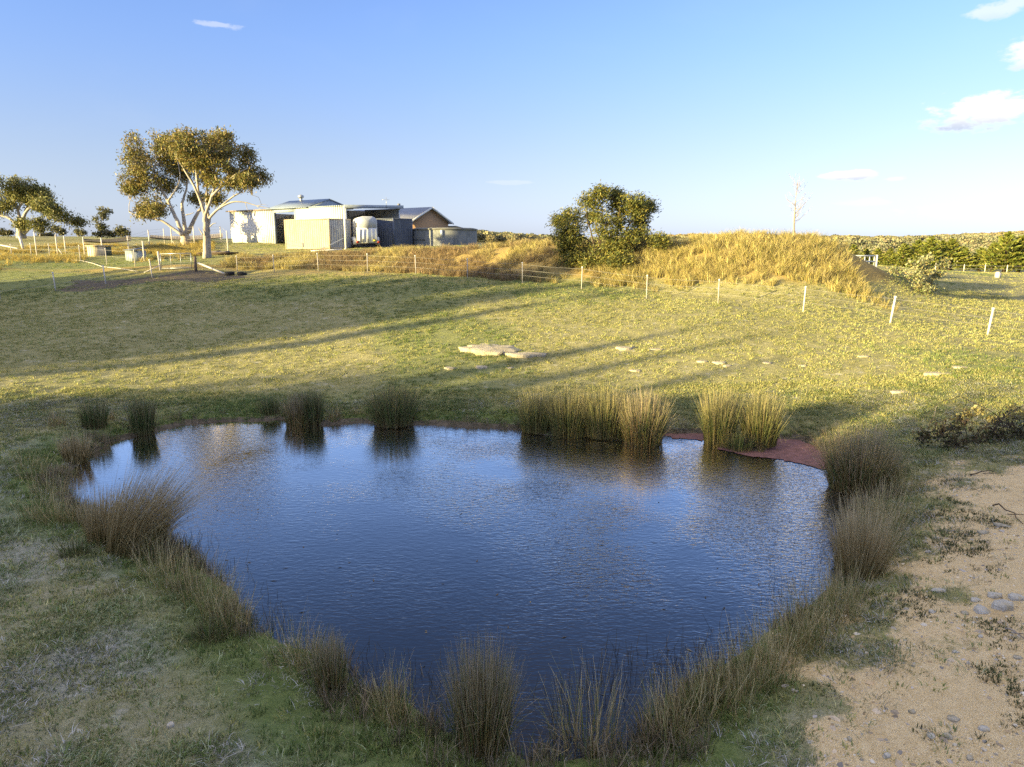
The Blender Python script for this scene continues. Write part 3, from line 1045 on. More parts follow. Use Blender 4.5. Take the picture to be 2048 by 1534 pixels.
SMALLC = [(.13, .13, .06), (.17, .15, .07), (.10, .11, .045)]
for (bx, by, Y, bl, lab) in [
        (200, 474, 115, [(206, 421, 8, 7), (204, 433, 7, 7), (197, 448, 9, 10), (203, 456, 6, 6)], 'slender two-tiered gum sapling on the left skyline'),
        (243, 476, 118, [(243, 460, 9, 6), (236, 466, 7, 5), (250, 467, 7, 6)], 'small rounded gum left of the big gums, beside the slender sapling'),
        (80, 473, 125, [(78, 458, 6, 5), (85, 461, 6, 4)], 'little thin-stemmed tree below the domed gum, nearer its trunk'),
        (112, 474, 125, [(106, 457, 6, 6), (118, 459, 6, 6), (122, 464, 4, 4)], 'little thin-stemmed tree below the right tips of the domed gum'),
        (156, 475, 140, [(153, 463, 5, 4), (159, 466, 4, 3)], 'tiny tree on the skyline right of the domed gum, the left of a pair'),
        (168, 476, 140, [(167, 466, 4, 4)], 'tiny tree on the skyline right of the domed gum, the right of a pair')]:
    p = at(bx, by, Y)
    tree('skyline_tree', lab, 'tree', p, [([p, at(bx + .5, by - 8, Y), at(bl[0][0], bl[0][1] + 2, Y)], .12, .04)], blob_px(bl, Y, rt, 1, .4), BARK_W, SMALLC, int(bx) + 7, nsub=7, per=26, lsize=.36, aspect=.5, sigma=.30, group='small trees on the left skyline')
for (bx, by, Y, bl, lab) in [(10, 471, 110, [(2, 464, 12, 5), (16, 466, 9, 4)], 'low dark shrub at the left edge beside the domed gum'), (212, 473, 100, [(200, 468, 14, 3), (222, 468, 14, 3)], 'low dark heap of shrubs under the slender sapling'),
                            (88, 472, 128, [(86, 470, 8, 2), (96, 470, 7, 2)], 'low shrub line on the crest between the little thin-stemmed trees')]:
    p = at(bx, by, Y)
    tree('low_shrub', lab, 'shrub', p, [([p, p + np.array([0, 0, .5])], .06, .03)], blob_px(bl, Y, rt, 1, .4), BARK_D, [(.10, .085, .04), (.07, .08, .03)], int(bx) + 9, nsub=9, per=26, lsize=.32, aspect=.5, sigma=.25, names=('stem', 'foliage'))

# big wind-swept bush on the bank
YU = 42.0
ub = at(1212, 535, 40.6)
ub[2] = hz(ub[0], ub[1])
rb = np.random.default_rng(5)
stems = []
for k, (tx, ty) in enumerate([(1140, 450), (1175, 410), (1205, 395), (1240, 410), (1280, 420), (1305, 470), (1160, 500), (1280, 490), (1225, 450), (1195, 440)]):
    e = at(tx, ty, 40.5 + rb.uniform(-1, 2))
    stems.append((curve(ub + np.array([rb.uniform(-.6, .6), rb.uniform(-.3, .3), -.1]), e, rb, .05, .06, 5), .085, .025))
tree('windswept_bush', 'large dark green bush on the bank, its right side golden in the sun', 'bush', ub, stems,
     blob_px([(1128, 468, 20, 18), (1122, 440, 13, 10), (1150, 432, 22, 22), (1178, 402, 22, 18), (1200, 386, 14, 10), (1165, 500, 32, 26), (1206, 450, 28, 28), (1205, 512, 34, 26), (1232, 392, 16, 12), (1150, 470, 22, 22), (1190, 425, 22, 22),
              (1240, 410, 18, 16), (1268, 405, 24, 16), (1298, 414, 18, 10), (1245, 440, 20, 18), (1290, 438, 16, 14), (1272, 465, 24, 13), (1308, 482, 22, 11), (1250, 482, 24, 18), (1284, 500, 18, 18), (1275, 425, 20, 14), (1230, 520, 24, 20), (1180, 530, 24, 16), (1150, 520, 22, 16), (1205, 540, 30, 12), (1250, 530, 24, 14), (1285, 522, 20, 14), (1135, 495, 20, 18), (1225, 480, 24, 22)], 41.0, rb, .9, .8),
     BARK_D, [(.13, .15, .04), (.19, .19, .045), (.28, .24, .055), (.085, .105, .035)], 51, nsub=26, per=34, lsize=.17, aspect=.26, sigma=.19, droop=-.5, drift=(1.1, .2, .2), names=('stems', 'foliage'), twig=.014)

# pale-leaved sapling at the right foot of the mound
YS = 38.0
sb = at(1836, 590, YS)
sb[2] = hz(sb[0], sb[1])
tree('pale_sapling', 'young tree with flat sprays of pale leaves at the right end of the mound', 'tree', sb,
     [([sb, at(1832, 565, YS), at(1836, 540, YS), at(1845, 518, YS)], .05, .015), ([at(1834, 570, YS), at(1808, 555, YS), at(1792, 545, YS)], .025, .01), ([at(1834, 572, YS), at(1862, 555, YS), at(1885, 530, YS)], .03, .01), ([at(1834, 575, YS), at(1860, 572, YS)], .02, .01)],
     blob_px([(1798, 541, 15, 5), (1822, 528, 16, 5), (1846, 517, 15, 5), (1850, 533, 22, 5), (1886, 528, 10, 7), (1872, 549, 16, 5), (1812, 553, 16, 5), (1860, 566, 18, 5), (1836, 575, 16, 4), (1866, 580, 16, 4), (1832, 545, 18, 5)], YS, rt, 1.3, .35),
     BARK_D, [(.30, .31, .17), (.36, .36, .22), (.20, .24, .09), (.33, .27, .12)], 61, nsub=9, per=22, lsize=.13, aspect=.5, sigma=.14, droop=.1, twig=.01)

# leafless sapling on top of the mound
YD = 40.0
db_ = at(1588, 484, YD)
db_[2] = hz(db_[0], db_[1]) - .05
droot = thing('bare_sapling', 'leafless pale sapling standing on top of the golden mound', 'tree', db_)
w = MB()
tp = [db_, at(1588, 450, YD), at(1590, 415, YD), at(1593, 385, YD), at(1596, 360, YD)]
w.tube(np.array(tp) - db_, [.055, .045, .03, .014, .005], 6)
w.build('trunk', BARK_P, droot, True)
rd = np.random.default_rng(8)
for k in range(26):
    f = rd.uniform(.25, .92)
    i = int(f * 4)
    st = np.array(tp[i]) + (np.array(tp[min(i + 1, 4)]) - tp[i]) * (f * 4 - i) - db_
    a = rd.uniform(0, 2 * math.pi)
    L = rd.uniform(.6, 1.35) * (1.25 - .8 * f)
    e = st + np.array([math.cos(a) * L * .8, math.sin(a) * L * .6, L * rd.uniform(.5, 1.1)])
    w = MB()
    c = curve(st, e, rd, -.1, .04, 5)
    w.tube(c, np.linspace(.012, .004, 5), 4)
    for q in range(3):
        s2 = c[rd.integers(1, 4)]
        w.tube(curve(s2, s2 + rd.normal(0, .2, 3) + np.array([0, 0, .25]), rd, 0, .04, 3), [.006, .004, .003], 3)
    w.build('branch', BARK_P, droot)

# conifers along the right paddock
def conifer_mesh(seed, n=2600):
    r = np.random.default_rng(seed)
    t = r.random(n) ** .75
    lay = np.floor(r.random(n) * 46)
    ang = lay * 2.4 + r.normal(0, .22, n)
    hgt = (lay + r.random(n)) / 46
    prof = (1 - hgt) ** .75 * (.55 + .45 * np.minimum(hgt * 6, 1)) * (1 + .25 * np.sin(lay * 1.7 + seed))
    rad = prof * np.sqrt(r.random(n)) * .36
    C = np.stack([np.cos(ang) * rad, np.sin(ang) * rad, .03 + hgt * .95 + .28 * rad + r.normal(0, .008, n)], 1)
    d = np.stack([np.cos(ang), np.sin(ang), np.full(n, .9)], 1) + r.normal(0, .35, (n, 3))
    d /= np.linalg.norm(d, axis=1)[:, None]
    e = np.cross(d, r.normal(0, 1, (n, 3)))
    e /= np.linalg.norm(e, axis=1)[:, None]
    L = r.uniform(.05, .10, n)[:, None]
    V = np.stack([C - d * L * .5, C + e * L * .17, C + d * L * .6, C - e * L * .17], 1).reshape(-1, 3)
    cc = np.array([(.19, .23, .045), (.25, .27, .06), (.13, .17, .04), (.30, .28, .065)])[r.integers(4, size=n)] * r.uniform(.8, 1.2, (n, 1))
    return mesh_np('crown', V, np.arange(4 * n).reshape(-1, 4), col=np.repeat(cc, 4, 0))


con_crowns = [conifer_mesh(k) for k in range(4)]
tm = MB().tube([(0, 0, -.02), (0, 0, .4), (0, 0, .9)], [.03, .02, .004], 6).mesh('trunk')
CON = [(1708, 492, 88), (1733, 500, 90), (1757, 499, 88), (1782, 499, 87), (1810, 490, 86), (1838, 482, 86), (1864, 476, 85), (1886, 484, 88), (1906, 480, 85), (1932, 498, 84), (1964, 498, 84), (1990, 487, 83), (2018, 466, 82), (2046, 474, 82), (2082, 468, 82), (2125, 474, 82)]
for k, (cx, ty, Y) in enumerate(CON):
    top = at(cx, ty - 3, Y)
    z0 = hz(top[0], Y)
    H = top[2] - z0
    s = H * rt.uniform(.95, 1.2)
    if k == 12:
        lab = 'tallest green conifer at the right edge, beyond the small concrete post'
    elif k == 0:
        lab = 'leftmost green conifer of the row, behind the white rail by the mound'
    else:
        lab = 'green bushy conifer, %s from left in the row behind the right paddock' % ORD[k]
    t_ = thing('conifer', lab, 'conifer', (top[0], Y, z0), rt.uniform(0, 6), 'row of conifers behind the right paddock')
    for nm, me_, mt in [('trunk', tm, BARK_D), ('crown', con_crowns[k % 4], LEAF)]:
        o = obj(nm, me_, mt, t_)
        o.scale = (s * 1.6, s * 1.6, H)

# wooded far hills: canopy that reads as one mass
def crown_mesh(seed, n=420):
    r = np.random.default_rng(seed)
    u = r.normal(0, 1, (n, 3))
    u /= np.linalg.norm(u, axis=1)[:, None]
    u[:, 2] = np.abs(u[:, 2]) * .9 - .15
    C = u * r.uniform(.75, 1.1, (n, 1)) * np.array([2.6, 2.6, 2.4]) + np.array([0, 0, 2.4])
    V, F, c = leaf_quads(C, .75, .7, [(.25, .26, .155), (.29, .28, .165), (.21, .235, .15), (.32, .27, .17)], r, 0, (0, 0, 0), .2)
    return mesh_np('far_crown', V, F, col=c)


r = np.random.default_rng(90)
n = 26000
x, y = r.uniform(-260, 420, n), r.uniform(125, 420, n)
hx = base_h(x, y)
pxx = 1024 + FPX * x / y
keep = ((pxx > 640) & (pxx < 2500)) & (((y > 215) & (r.random(n) < .75)) | ((y > 150) & (pxx > 1250) & (r.random(n) < .35)))
x, y = x[keep], y[keep]
bare = sstep(.5, .68, fbm(x, y, 45, 95, 3))
tt = (np.array([1.0, 1.0, 1.0]) * (1 - bare)[:, None] + np.array([1.2, 1.0, .85]) * bare[:, None]) * r.uniform(.75, 1.2, (len(x), 1))
scatter('wooded_hills', np.stack([x, y, base_h(x, y) - .3], 1), [crown_mesh(200 + k) for k in range(6)], LEAF_I, r.uniform(.5, .95, len(x)), tt, 'far wooded hills of grey-green and russet bush behind the mound and conifers', 'wood')

# windbreak left of the frame, whose shade lies over the pond and the slope
def shade_crown(seed, n=2600):
    r = np.random.default_rng(seed)
    u = r.normal(0, 1, (n, 3))
    u /= np.linalg.norm(u, axis=1)[:, None]
    C = u * r.random((n, 1)) ** .35
    C *= (1 + .18 * np.sin(5 * u[:, :1] + seed) + .14 * np.sin(7 * u[:, 2:] + 2 * seed))
    V, F, c = leaf_quads(C, .15, .55, [(.07, .09, .03), (.10, .11, .04)], r, .2)
    return mesh_np('crown', V, F, col=c)


sc_m = [shade_crown(k) for k in range(4)]
tn_m = MB().tube([(0, 0, -.05), (.02, 0, .5), (0, 0, 1)], [.035, .025, .01], 7).mesh('trunk')
ca, sa = math.cos(R(SUN_AZ)), math.sin(R(SUN_AZ))
tan_e = math.tan(R(SUN_EL))
SHADE = []        # (q across the light, s along the light, T shade height above water at s = 0, crown half-width)
for q in np.arange(-18, 7.2, 2.0):
    SHADE.append((q, -44 + 3 * math.sin(q * 3), 5.2 + .8 * math.sin(q * 1.3), 2.6))
    SHADE.append((q + 1, -52 + 3 * math.sin(q * 2), 5.6 + .8 * math.cos(q * 1.7), 2.8))
SHADE += [(9.0, -45, 4.0, 2.0), (10.2, -50, 3.6, 2.0)]
for q in np.arange(11.6, 22.2, 1.7):
    SHADE.append((q, -46 + 2 * math.sin(q * 5), 2.85 + .15 * math.sin(q * 2.3) - .05 * (q - 13), 2.0))
    SHADE.append((q + .8, -50 + 2 * math.sin(q * 4), 2.0 + .2 * math.sin(q * 3.1), 2.0))
SHADE += [(21.4, -44, 5.6, .5), (28.4, -47, 6.8, .5), (19.2, -46, 5.0, .5), (31.2, -43, 7.0, .6), (16.6, -46, 4.5, .5), (35.8, -44, 6.6, .7)]
SHADE += [(34.3, -46, 11.2, 1.3), (36.0, -48, 9.6, 1.4), (37.6, -45, 8.8, 1.3)]
SHADE += [(22.8, -46, 1.75, 1.1), (24.4, -48, 1.6, 1.1), (30.6, -50, 5.4, 1.6), (32.6, -45, 5.0, 1.6), (34.6, -48, 4.6, 1.5), (37.6, -47, 4.6, 1.6), (39.6, -52, 5.0, 1.7), (41.6, -45, 4.7, 1.5), (44.4, -46, 4.9, 1.5), (46.6, -50, 5.2, 1.5), (48.6, -49, 5.4, 1.8), (51.2, -46, 4.9, 1.9), (53.4, -49, 4.8, 1.6), (55.2, -52, 4.4, 1.4), (31.6, -53, 5.6, 1.5), (33.6, -54, 5.3, 1.5), (36.4, -55, 5.0, 1.5), (38.8, -44, 4.7, 1.3), (40.6, -48, 4.9, 1.4), (43.0, -51, 5.0, 1.3), (45.6, -44, 4.9, 1.3)]
for k, (q, s, T, hw) in enumerate(SHADE):
    x, y = s * ca - q * sa, s * sa + q * ca
    z0 = hz(x, y)
    top = T - s * tan_e
    Hh = top - z0
    t_ = thing('windbreak_tree', 'dense windbreak tree outside the left edge, shading the pond and slope', 'tree', (x, y, z0), k * 1.7, 'windbreak trees outside the left edge')
    o = obj('trunk', tn_m, BARK_D, t_)
    o.scale = (Hh * .5, Hh * .5, Hh * .8)
    o = obj('crown', sc_m[k % 4], LEAF, t_)
    o.location = (0, 0, Hh * .53)
    o.scale = (hw * .93, hw * .93, Hh * .47)

# ------------------------------------------------------------------ rush and sedge clumps around the pond
RUSH = leafy('rush_blade', .55, .2, None, .3)
STYLES = {  # base, middle, tip colours of the blades (several blade kinds)
    'olive': [((.20, .17, .05), (.14, .16, .045), (.34, .30, .14)), ((.16, .16, .05), (.11, .145, .04), (.26, .24, .10)), ((.26, .19, .07), (.22, .18, .07), (.42, .35, .18))],
    'green': [((.15, .15, .05), (.075, .125, .035), (.14, .17, .06)), ((.18, .14, .06), (.10, .14, .04), (.20, .17, .08)), ((.20, .15, .07), (.15, .13, .06), (.30, .24, .14))],
    'mixed': [((.26, .18, .06), (.22, .17, .06), (.36, .30, .18)), ((.14, .15, .05), (.09, .13, .035), (.24, .22, .12)), ((.30, .20, .08), (.27, .19, .10), (.40, .33, .24))],
    'dry': [((.28, .20, 0.080), (.38, .28, 0.128), (.58, .47, 0.248)), ((.34, .25, 0.104), (.48, .37, 0.176), (.70, .59, 0.336)), ((.15, .16, 0.048), (.22, .20, 0.072), (.42, .35, 0.168)), ((.11, .16, 0.036), (.16, .19, 0.048), (.36, .31, 0.128))],
    'grey': [((.24, .18, 0.064), (.32, .24, 0.112), (.50, .41, 0.240)), ((.16, .14, 0.048), (.24, .19, 0.080), (.44, .36, 0.208)), ((.28, .20, 0.072), (.38, .28, 0.136), (.58, .48, 0.288))],
}


def rush(px, py, hpx, wpx, style, label, nb, lean=(0, 0), group=None, splay=1.0, name='rush_clump', broken=.06, gap=0.0, cat='rushes', big=False):
    b = hit(px, py)
    b[2] -= .03
    D = math.sqrt(b[0] ** 2 + b[1] ** 2 + (CAMH - b[2]) ** 2)
    cosd = math.cos(math.asin((CAMH - b[2]) / D))
    H = hpx / FPX * D / max(cosd, .5)
    Wd = wpx / FPX * D
    seed = int(px * 7 + py)
    r = np.random.default_rng(seed)
    tree_ = STYLES[style]
    V, F4, C = [], [], []
    wid = max(.006, .00050 * D)
    sedge = style in ('dry', 'grey') and not big
    nb = int(nb * (.85 if sedge else 2.1))
    H *= .72 if sedge else .90
    S = 5
    f = np.linspace(0, 1, S)
    for i in range(nb):
        a, q = r.uniform(0, 2 * math.pi), math.sqrt(r.random())
        foot = np.array([math.cos(a), math.sin(a), 0]) * q * Wd * (.42 if sedge else .34)
        L = H * (r.uniform(.6, 1.08) if not sedge else .2 + 1.1 * r.random() ** 1.2) * (1 - .12 * q)
        sp = q * splay * Wd * .22 * r.uniform(.1, 1.5)
        if r.random() < broken:
            sp *= 2.3
            L *= .8
        outv = np.array([math.cos(a), math.sin(a), 0]) * sp + np.array([lean[0], lean[1], 0]) * L * r.uniform(.6, 1.3)
        outv += r.normal(0, (.13 if sedge else .05) * L, 3) * np.array([1, 1, 0])
        ho = np.linalg.norm(outv)
        top = math.sqrt(max(L * L - ho * ho, (.35 * L) ** 2))
        P = foot + np.outer(f ** 1.5, outv) + np.outer(f, [0, 0, top])
        P[:, 2] -= .12 * ho * f ** 3
        if r.random() < .10:          # bent over: the upper part folds down
            kb = r.integers(2, S - 1)
            fd = r.normal(0, 1, 3) * np.array([1, 1, .3])
            fd[2] -= .5
            fd /= np.linalg.norm(fd)
            for j_ in range(kb + 1, S):
                P[j_] = P[kb] + fd * L * (f[j_] - f[kb])
        th = r.uniform(0, math.pi)
        sd = np.array([math.cos(th), math.sin(th), 0])
        wv = wid * r.uniform(.7, 1.3) * (1 - .75 * f ** 2)
        bcol = tree_[r.integers(len(tree_))]
        k = r.uniform(.75, 1.25)
        cc = np.stack([np.interp(f, [0, .5, 1], [bcol[0][j], bcol[1][j], bcol[2][j]]) for j in range(3)], 1) * k
        o = len(V) * 0 + i * 2 * S
        V.append(np.stack([P - sd * wv[:, None] * .5, P + sd * wv[:, None] * .5], 1).reshape(-1, 3))
        C.append(np.repeat(cc, 2, 0))
        F4 += [(o + 2 * s, o + 2 * s + 1, o + 2 * s + 3, o + 2 * s + 2) for s in range(S - 1)]
    me = mesh_np(name, np.concatenate(V), F4, col=np.concatenate(C))
    o = obj(name, me, RUSH)
    o.location = b
    return tag(o, label, cat, group)


FR = 'rush clumps standing on the far shore'
rush(115, 852, 44, 30, 'grey', 'small dark rush clump, leftmost on the far shore', 120, group=FR)
rush(190, 855, 60, 52, 'green', 'low green-grey rush clump, second from left on the far shore', 200, group=FR)
rush(222, 842, 32, 22, 'grey', 'tiny rush tuft just right of the second far-shore clump', 70, group=FR)
rush(287, 866, 76, 50, 'green', 'upright bright green rush clump at the far left of the pond, with its reflection', 380, group=FR, splay=.8)
rush(335, 842, 28, 56, 'dry', 'low dry sedge patch right of the upright green clump', 120, group=FR)
rush(541, 829, 44, 46, 'green', 'small ragged rush clump left of the tan and green pair', 160, group=FR)
rush(596, 849, 74, 62, 'mixed', 'tan rush clump standing in the water, half of a tan and green pair', 380, group=FR)
rush(628, 849, 80, 46, 'green', 'tall green rush clump joined to the right of the tan one', 320, group=FR)
rush(668, 838, 36, 34, 'grey', 'small dark tuft right of the tan and green pair', 100, group=FR)
rush(714, 832, 32, 28, 'grey', 'small dark tuft left of the round green clump', 80, group=FR)
rush(788, 848, 90, 112, 'green', 'round bushy green rush clump alone at the middle of the far shore', 700, group=FR, splay=1.2)
rush(1072, 860, 98, 86, 'olive', 'leftmost of the four tall sunlit-tipped rush clumps on the far shore', 480, group=FR)
rush(1138, 866, 106, 112, 'olive', 'second of the four tall sunlit-tipped rush clumps, fanning wide', 620, group=FR)
rush(1208, 868, 112, 116, 'olive', 'third of the four tall sunlit-tipped rush clumps', 620, group=FR)
rush(1285, 884, 118, 112, 'mixed', 'rightmost of the four tall rush clumps, with brown bent stems', 680, group=FR, broken=.15)
rush(1240, 880, 52, 90, 'dry', 'collapsed straw-coloured stems between the third and fourth tall clumps', 130, lean=(-.5, 0), group=FR, splay=1.8)
rush(1437, 888, 122, 80, 'olive', 'left one of the pair of tall rush clumps near the pink weed', 560, group=FR)
rush(1518, 886, 112, 92, 'olive', 'right one of the pair of tall rush clumps near the pink weed', 600, group=FR)
rush(1478, 898, 46, 70, 'green', 'short green sedge at the foot of the pair near the pink weed', 200, group=FR)
rush(1716, 975, 128, 142, 'mixed', 'big brown-topped rush clump at the right corner of the pond', 950, splay=1.25)
rush(1762, 960, 96, 90, 'dry', 'dry rush clump behind the big one at the right corner', 300)
rush(268, 1102, 190, 125, 'grey', 'large grey-brown rush clump leaning over the left shore', 700, big=True, lean=(.5, .12), splay=1.1)
rush(215, 1085, 110, 90, 'grey', 'brown rush clump at the left foot of the large leaning one', 300, big=True, lean=(.1, .05))
rush(153, 922, 64, 56, 'grey', 'dark dry rush clump on the mud spit at the left shore', 200, big=True)
LF = 'dry sedge along the left shore'
for i_, (px, py, h, w_, n_) in enumerate([(68, 960, 58, 62, 220), (98, 992, 62, 70, 240), (72, 1040, 56, 60, 200), (112, 1046, 74, 66, 240), (172, 1046, 70, 66, 220), (50, 930, 40, 50, 120), (128, 950, 36, 46, 110)]):
    rush(px, py, h, w_, 'dry', 'brown dry sedge tuft on the left shore, ' + ['above the spit edge', 'between spit and leaning clump', 'farthest left and low', 'right beside the water above the leaning clump', 'touching the left of the leaning clump', 'highest and smallest', 'just below the dark spit clump'][i_], n_, group=LF, name='sedge_tuft', splay=1.4, cat='sedge')
LN = 'dry sedge along the near left shore'
for i_, (px, py, h, w_, n_) in enumerate([(318, 1150, 84, 80, 240), (352, 1180, 100, 84, 260), (398, 1205, 104, 90, 280), (440, 1238, 112, 84, 280), (466, 1262, 108, 64, 220), (300, 1120, 80, 70, 180)]):
    rush(px, py, h, w_, 'dry', 'brown dry sedge tuft in the near left shore fringe, %s below the leaning clump' % ORD[(i_ + 1) % 6], n_, group=LN, name='sedge_tuft', splay=1.3, lean=(.08, 0), cat='sedge')
rush(222, 1190, 34, 26, 'dry', 'tiny lone straw tuft on the grass left of the pond', 60, name='sedge_tuft', cat='sedge')
rush(418, 1280, 48, 80, 'green', 'low green rush tuft in the grass below the near left sedge fringe', 170, name='sedge_tuft', splay=1.5, cat='sedge')
rush(150, 1110, 40, 60, 'green', 'low green rush tuft in the grass left of the large leaning clump', 120, name='sedge_tuft', splay=1.5, cat='sedge')
rush(588, 1325, 110, 105, 'dry', 'thin straw sedge tuft on the near shore left of a taller one', 230, name='sedge_tuft', splay=1.2, cat='sedge')
rush(622, 1345, 80, 90, 'dry', 'low brown sedge between two straw tufts on the near shore', 200, name='sedge_tuft', splay=1.4, cat='sedge')
rush(662, 1385, 118, 70, 'mixed', 'upright orange-brown sedge tuft where the near shore steps in', 240, name='sedge_tuft', cat='sedge')
rush(786, 1440, 122, 82, 'dry', 'thin pale sedge tuft on the near shore left of the big centre clump', 250, name='sedge_tuft', cat='sedge')
rush(965, 1492, 185, 130, 'mixed', 'big orange and green rush clump in the centre of the near shore', 620, splay=1.1)
rush(1170, 1492, 150, 150, 'dry', 'sparse straw rush clump right of the big centre clump', 300, splay=1.3)
RF = 'dry sedge fringe along the right shore'
for i_, (px, py, h, w_, n_) in enumerate([(1325, 1470, 120, 90, 230), (1368, 1440, 110, 100, 230), (1410, 1425, 120, 100, 260), (1455, 1395, 120, 100, 260), (1500, 1370, 125, 100, 260), (1545, 1340, 125, 100, 260), (1585, 1305, 125, 95, 260), (1622, 1275, 120, 95, 260), (1660, 1240, 120, 95, 260), (1690, 1205, 110, 90, 240),
                           (1475, 1430, 80, 90, 160), (1560, 1375, 80, 90, 160), (1640, 1300, 80, 90, 160), (1700, 1240, 80, 80, 150), (1350, 1490, 70, 80, 120)]):
    rush(px, py, h, w_, 'dry', ('brown dry sedge tuft, water side of lower right fringe, %s from the bottom' % ORD[i_] if i_ < 10 else 'low brown sedge tuft, land side of lower right fringe, %s from the bottom' % ORD[[1, 2, 3, 4, 0][i_ - 10]]), n_, group=RF, name='sedge_tuft', splay=1.25, lean=(-.08, 0), cat='sedge')
rush(1716, 1150, 150, 112, 'grey', 'tall brown rush clump halfway down the right shore', 420, big=True, splay=1.3)
rush(1745, 1095, 120, 110, 'dry', 'brown rush clump just above the tall one on the right shore', 380, splay=1.2)
rush(1790, 1050, 96, 90, 'dry', 'reddish dry grass clump beside the sandy ground on the right shore', 300, splay=1.3)
rush(1755, 1035, 90, 80, 'dry', 'dry grass clump below the big corner rush clump', 260, splay=1.3)
rush(1815, 990, 70, 80, 'dry', 'low dry clump right of the big corner rush clump', 170, splay=1.4)

# thin stalks standing in the shallows (too many and too fine to tell apart)
r = np.random.default_rng(66)
V, F4, C = [], [], []
k = 0
for (cx, cy, sx_, sy_, n_) in [(1180, 1380, 70, 30, 90), (1270, 1330, 80, 40, 110), (1340, 1360, 60, 40, 70), (860, 1400, 70, 35, 50), (720, 1320, 40, 30, 30), (1400, 1320, 60, 30, 70), (1480, 1270, 60, 30, 70), (1580, 1200, 50, 40, 60), (1640, 1130, 30, 40, 50), (1120, 1420, 60, 40, 60), (820, 1330, 60, 40, 20), (540, 1220, 30, 40, 40), (470, 1150, 40, 30, 40), (380, 1090, 40, 20, 40), (905, 855, 30, 8, 30), (560, 1260, 30, 20, 25)]:
    for i in range(int(n_ * .55)):
        b = onz(cx + r.normal(0, sx_ * .6), cy + r.normal(0, sy_ * .6), 0)
        H = r.uniform(.06, .30)
        e = b + np.array([r.normal(0, .3) * H, r.normal(0, .3) * H, H])
        if r.random() < .15:
            e = b + np.array([r.normal(0, .3), r.normal(0, .2), .04])
        s = np.array([.0022 + .0001 * b[1], 0, 0])
        b = b - np.array([0, 0, .05])
        V += [b - s, b + s, e + s * .5, e - s * .5]
        F4.append((k, k + 1, k + 2, k + 3))
        k += 4
        c = np.array([(.05, .045, .025), (.12, .095, .05), (.22, .18, .11), (.06, .05, .03)][r.integers(4)])
        C += [c] * 4
o = obj('water_stalks', mesh_np('water_stalks', V, F4, col=np.array(C)), RUSH)
stuff(o, 'thin dark dead stalks standing in the shallows of the near shore', 'stalks')
# green undergrowth and loose dry stems filling the fringe
x, y = lawn_points(52000, -13, 13, 4.0, 20.5, 31)
d = pond_sd(x, y)
sel = (d > -.05) & (d < .75) & (r.random(len(x)) < sstep(.8, .1, d) * sstep(.35, .6, fbm(x, y, .8, 451)))
north = y > 17.5 - .08 * x
sel &= (~north) | (r.random(len(x)) < .2)
x, y = x[sel], y[sel]
fr_p = [tuft_mesh('fringe_tuft', 16, .26, .16, .007, [(.24, .18, .11), (.17, .14, .08), (.33, .26, .17), (.10, .12, .04)], .6, 180 + k, seg=3) for k in range(6)]
scatter('fringe_grass', np.stack([x, y, np.maximum(height(x, y), -.02)], 1), fr_p, TUFT, r.uniform(.5, 1.25, len(x)), r.uniform(.7, 1.2, (len(x), 1)) * np.ones(3), 'loose brown and green grass stems filling the fringe around the water', 'grass')

# bits of leaf and stalk floating on the water
V, F4, C = [], [], []
k = 0
while k < 110:
    b = onz(r.uniform(150, 1650), r.uniform(900, 1480), .004)
    if poly_sd(np.array([b[0]]), np.array([b[1]]), POND)[0] > -.25 or r.random() > .25 + 1.2 * (abs(b[0]) > 3.5):
        continue
    a, L, w_ = r.uniform(0, 6.3), r.uniform(.015, .06), r.uniform(.006, .014)
    d_, e_ = np.array([math.cos(a), math.sin(a), 0]), np.array([-math.sin(a), math.cos(a), 0])
    V += [b - d_ * L, b - e_ * w_, b + d_ * L, b + e_ * w_ + [0, 0, .004]]
    F4.append((4 * k, 4 * k + 1, 4 * k + 2, 4 * k + 3))
    c = np.array([(.16, .12, .06), (.30, .25, .15), (.05, .045, .03)][r.integers(3)])
    C += [c] * 4
    k += 1
o = obj('floating_debris', mesh_np('floating_debris', V, F4, col=np.array(C)), RUSH)
stuff(o, 'scattered leaf and stalk fragments floating on the pond', 'debris')

# pink floating weed in the right corner of the pond
AZ = [(1325, 868), (1345, 876), (1400, 880), (1425, 878), (1440, 898), (1500, 912), (1545, 917), (1600, 926), (1650, 940), (1675, 955), (1672, 930), (1655, 900), (1600, 874), (1545, 872), (1500, 880), (1450, 866), (1410, 862)]
P = np.array([onz(a, b, .012) for a, b in AZ])
c = P.mean(0)
q = np.array([[P[i] + (P[(i + 1) % len(P)] - P[i]) * t for t in np.linspace(0, 1, 8)[:-1]] for i in range(len(P))]).reshape(-1, 3)
q[:, :2] += r.normal(0, .035, (len(q), 2))
azm = mat('pink_weed', (.25, .135, .13), .95, 0, .2, 6, .012, .05, (.17, .095, .085))
import bmesh
from mathutils.geometry import tessellate_polygon
tri = tessellate_polygon([[Vector(p) for p in q]])
o = obj('floating_weed', mesh_np('floating_weed', q, F3=np.array(tri)), azm)
stuff(o, 'flat mat of dusky pink floating weed in the right corner of the pond', 'water weed')

# ------------------------------------------------------------------ stones
ROCK = mat('pale_rock', (.50, .44, .33), .95, 0, .1, 5, .05, .1, (.34, .30, .22), (.40, .33, .17))
ROCK2 = mat('blue_grey_rock', (.56, .52, .44), .95, 0, .1, 7, .03, .1, (.42, .39, .33), (.48, .37, .18))


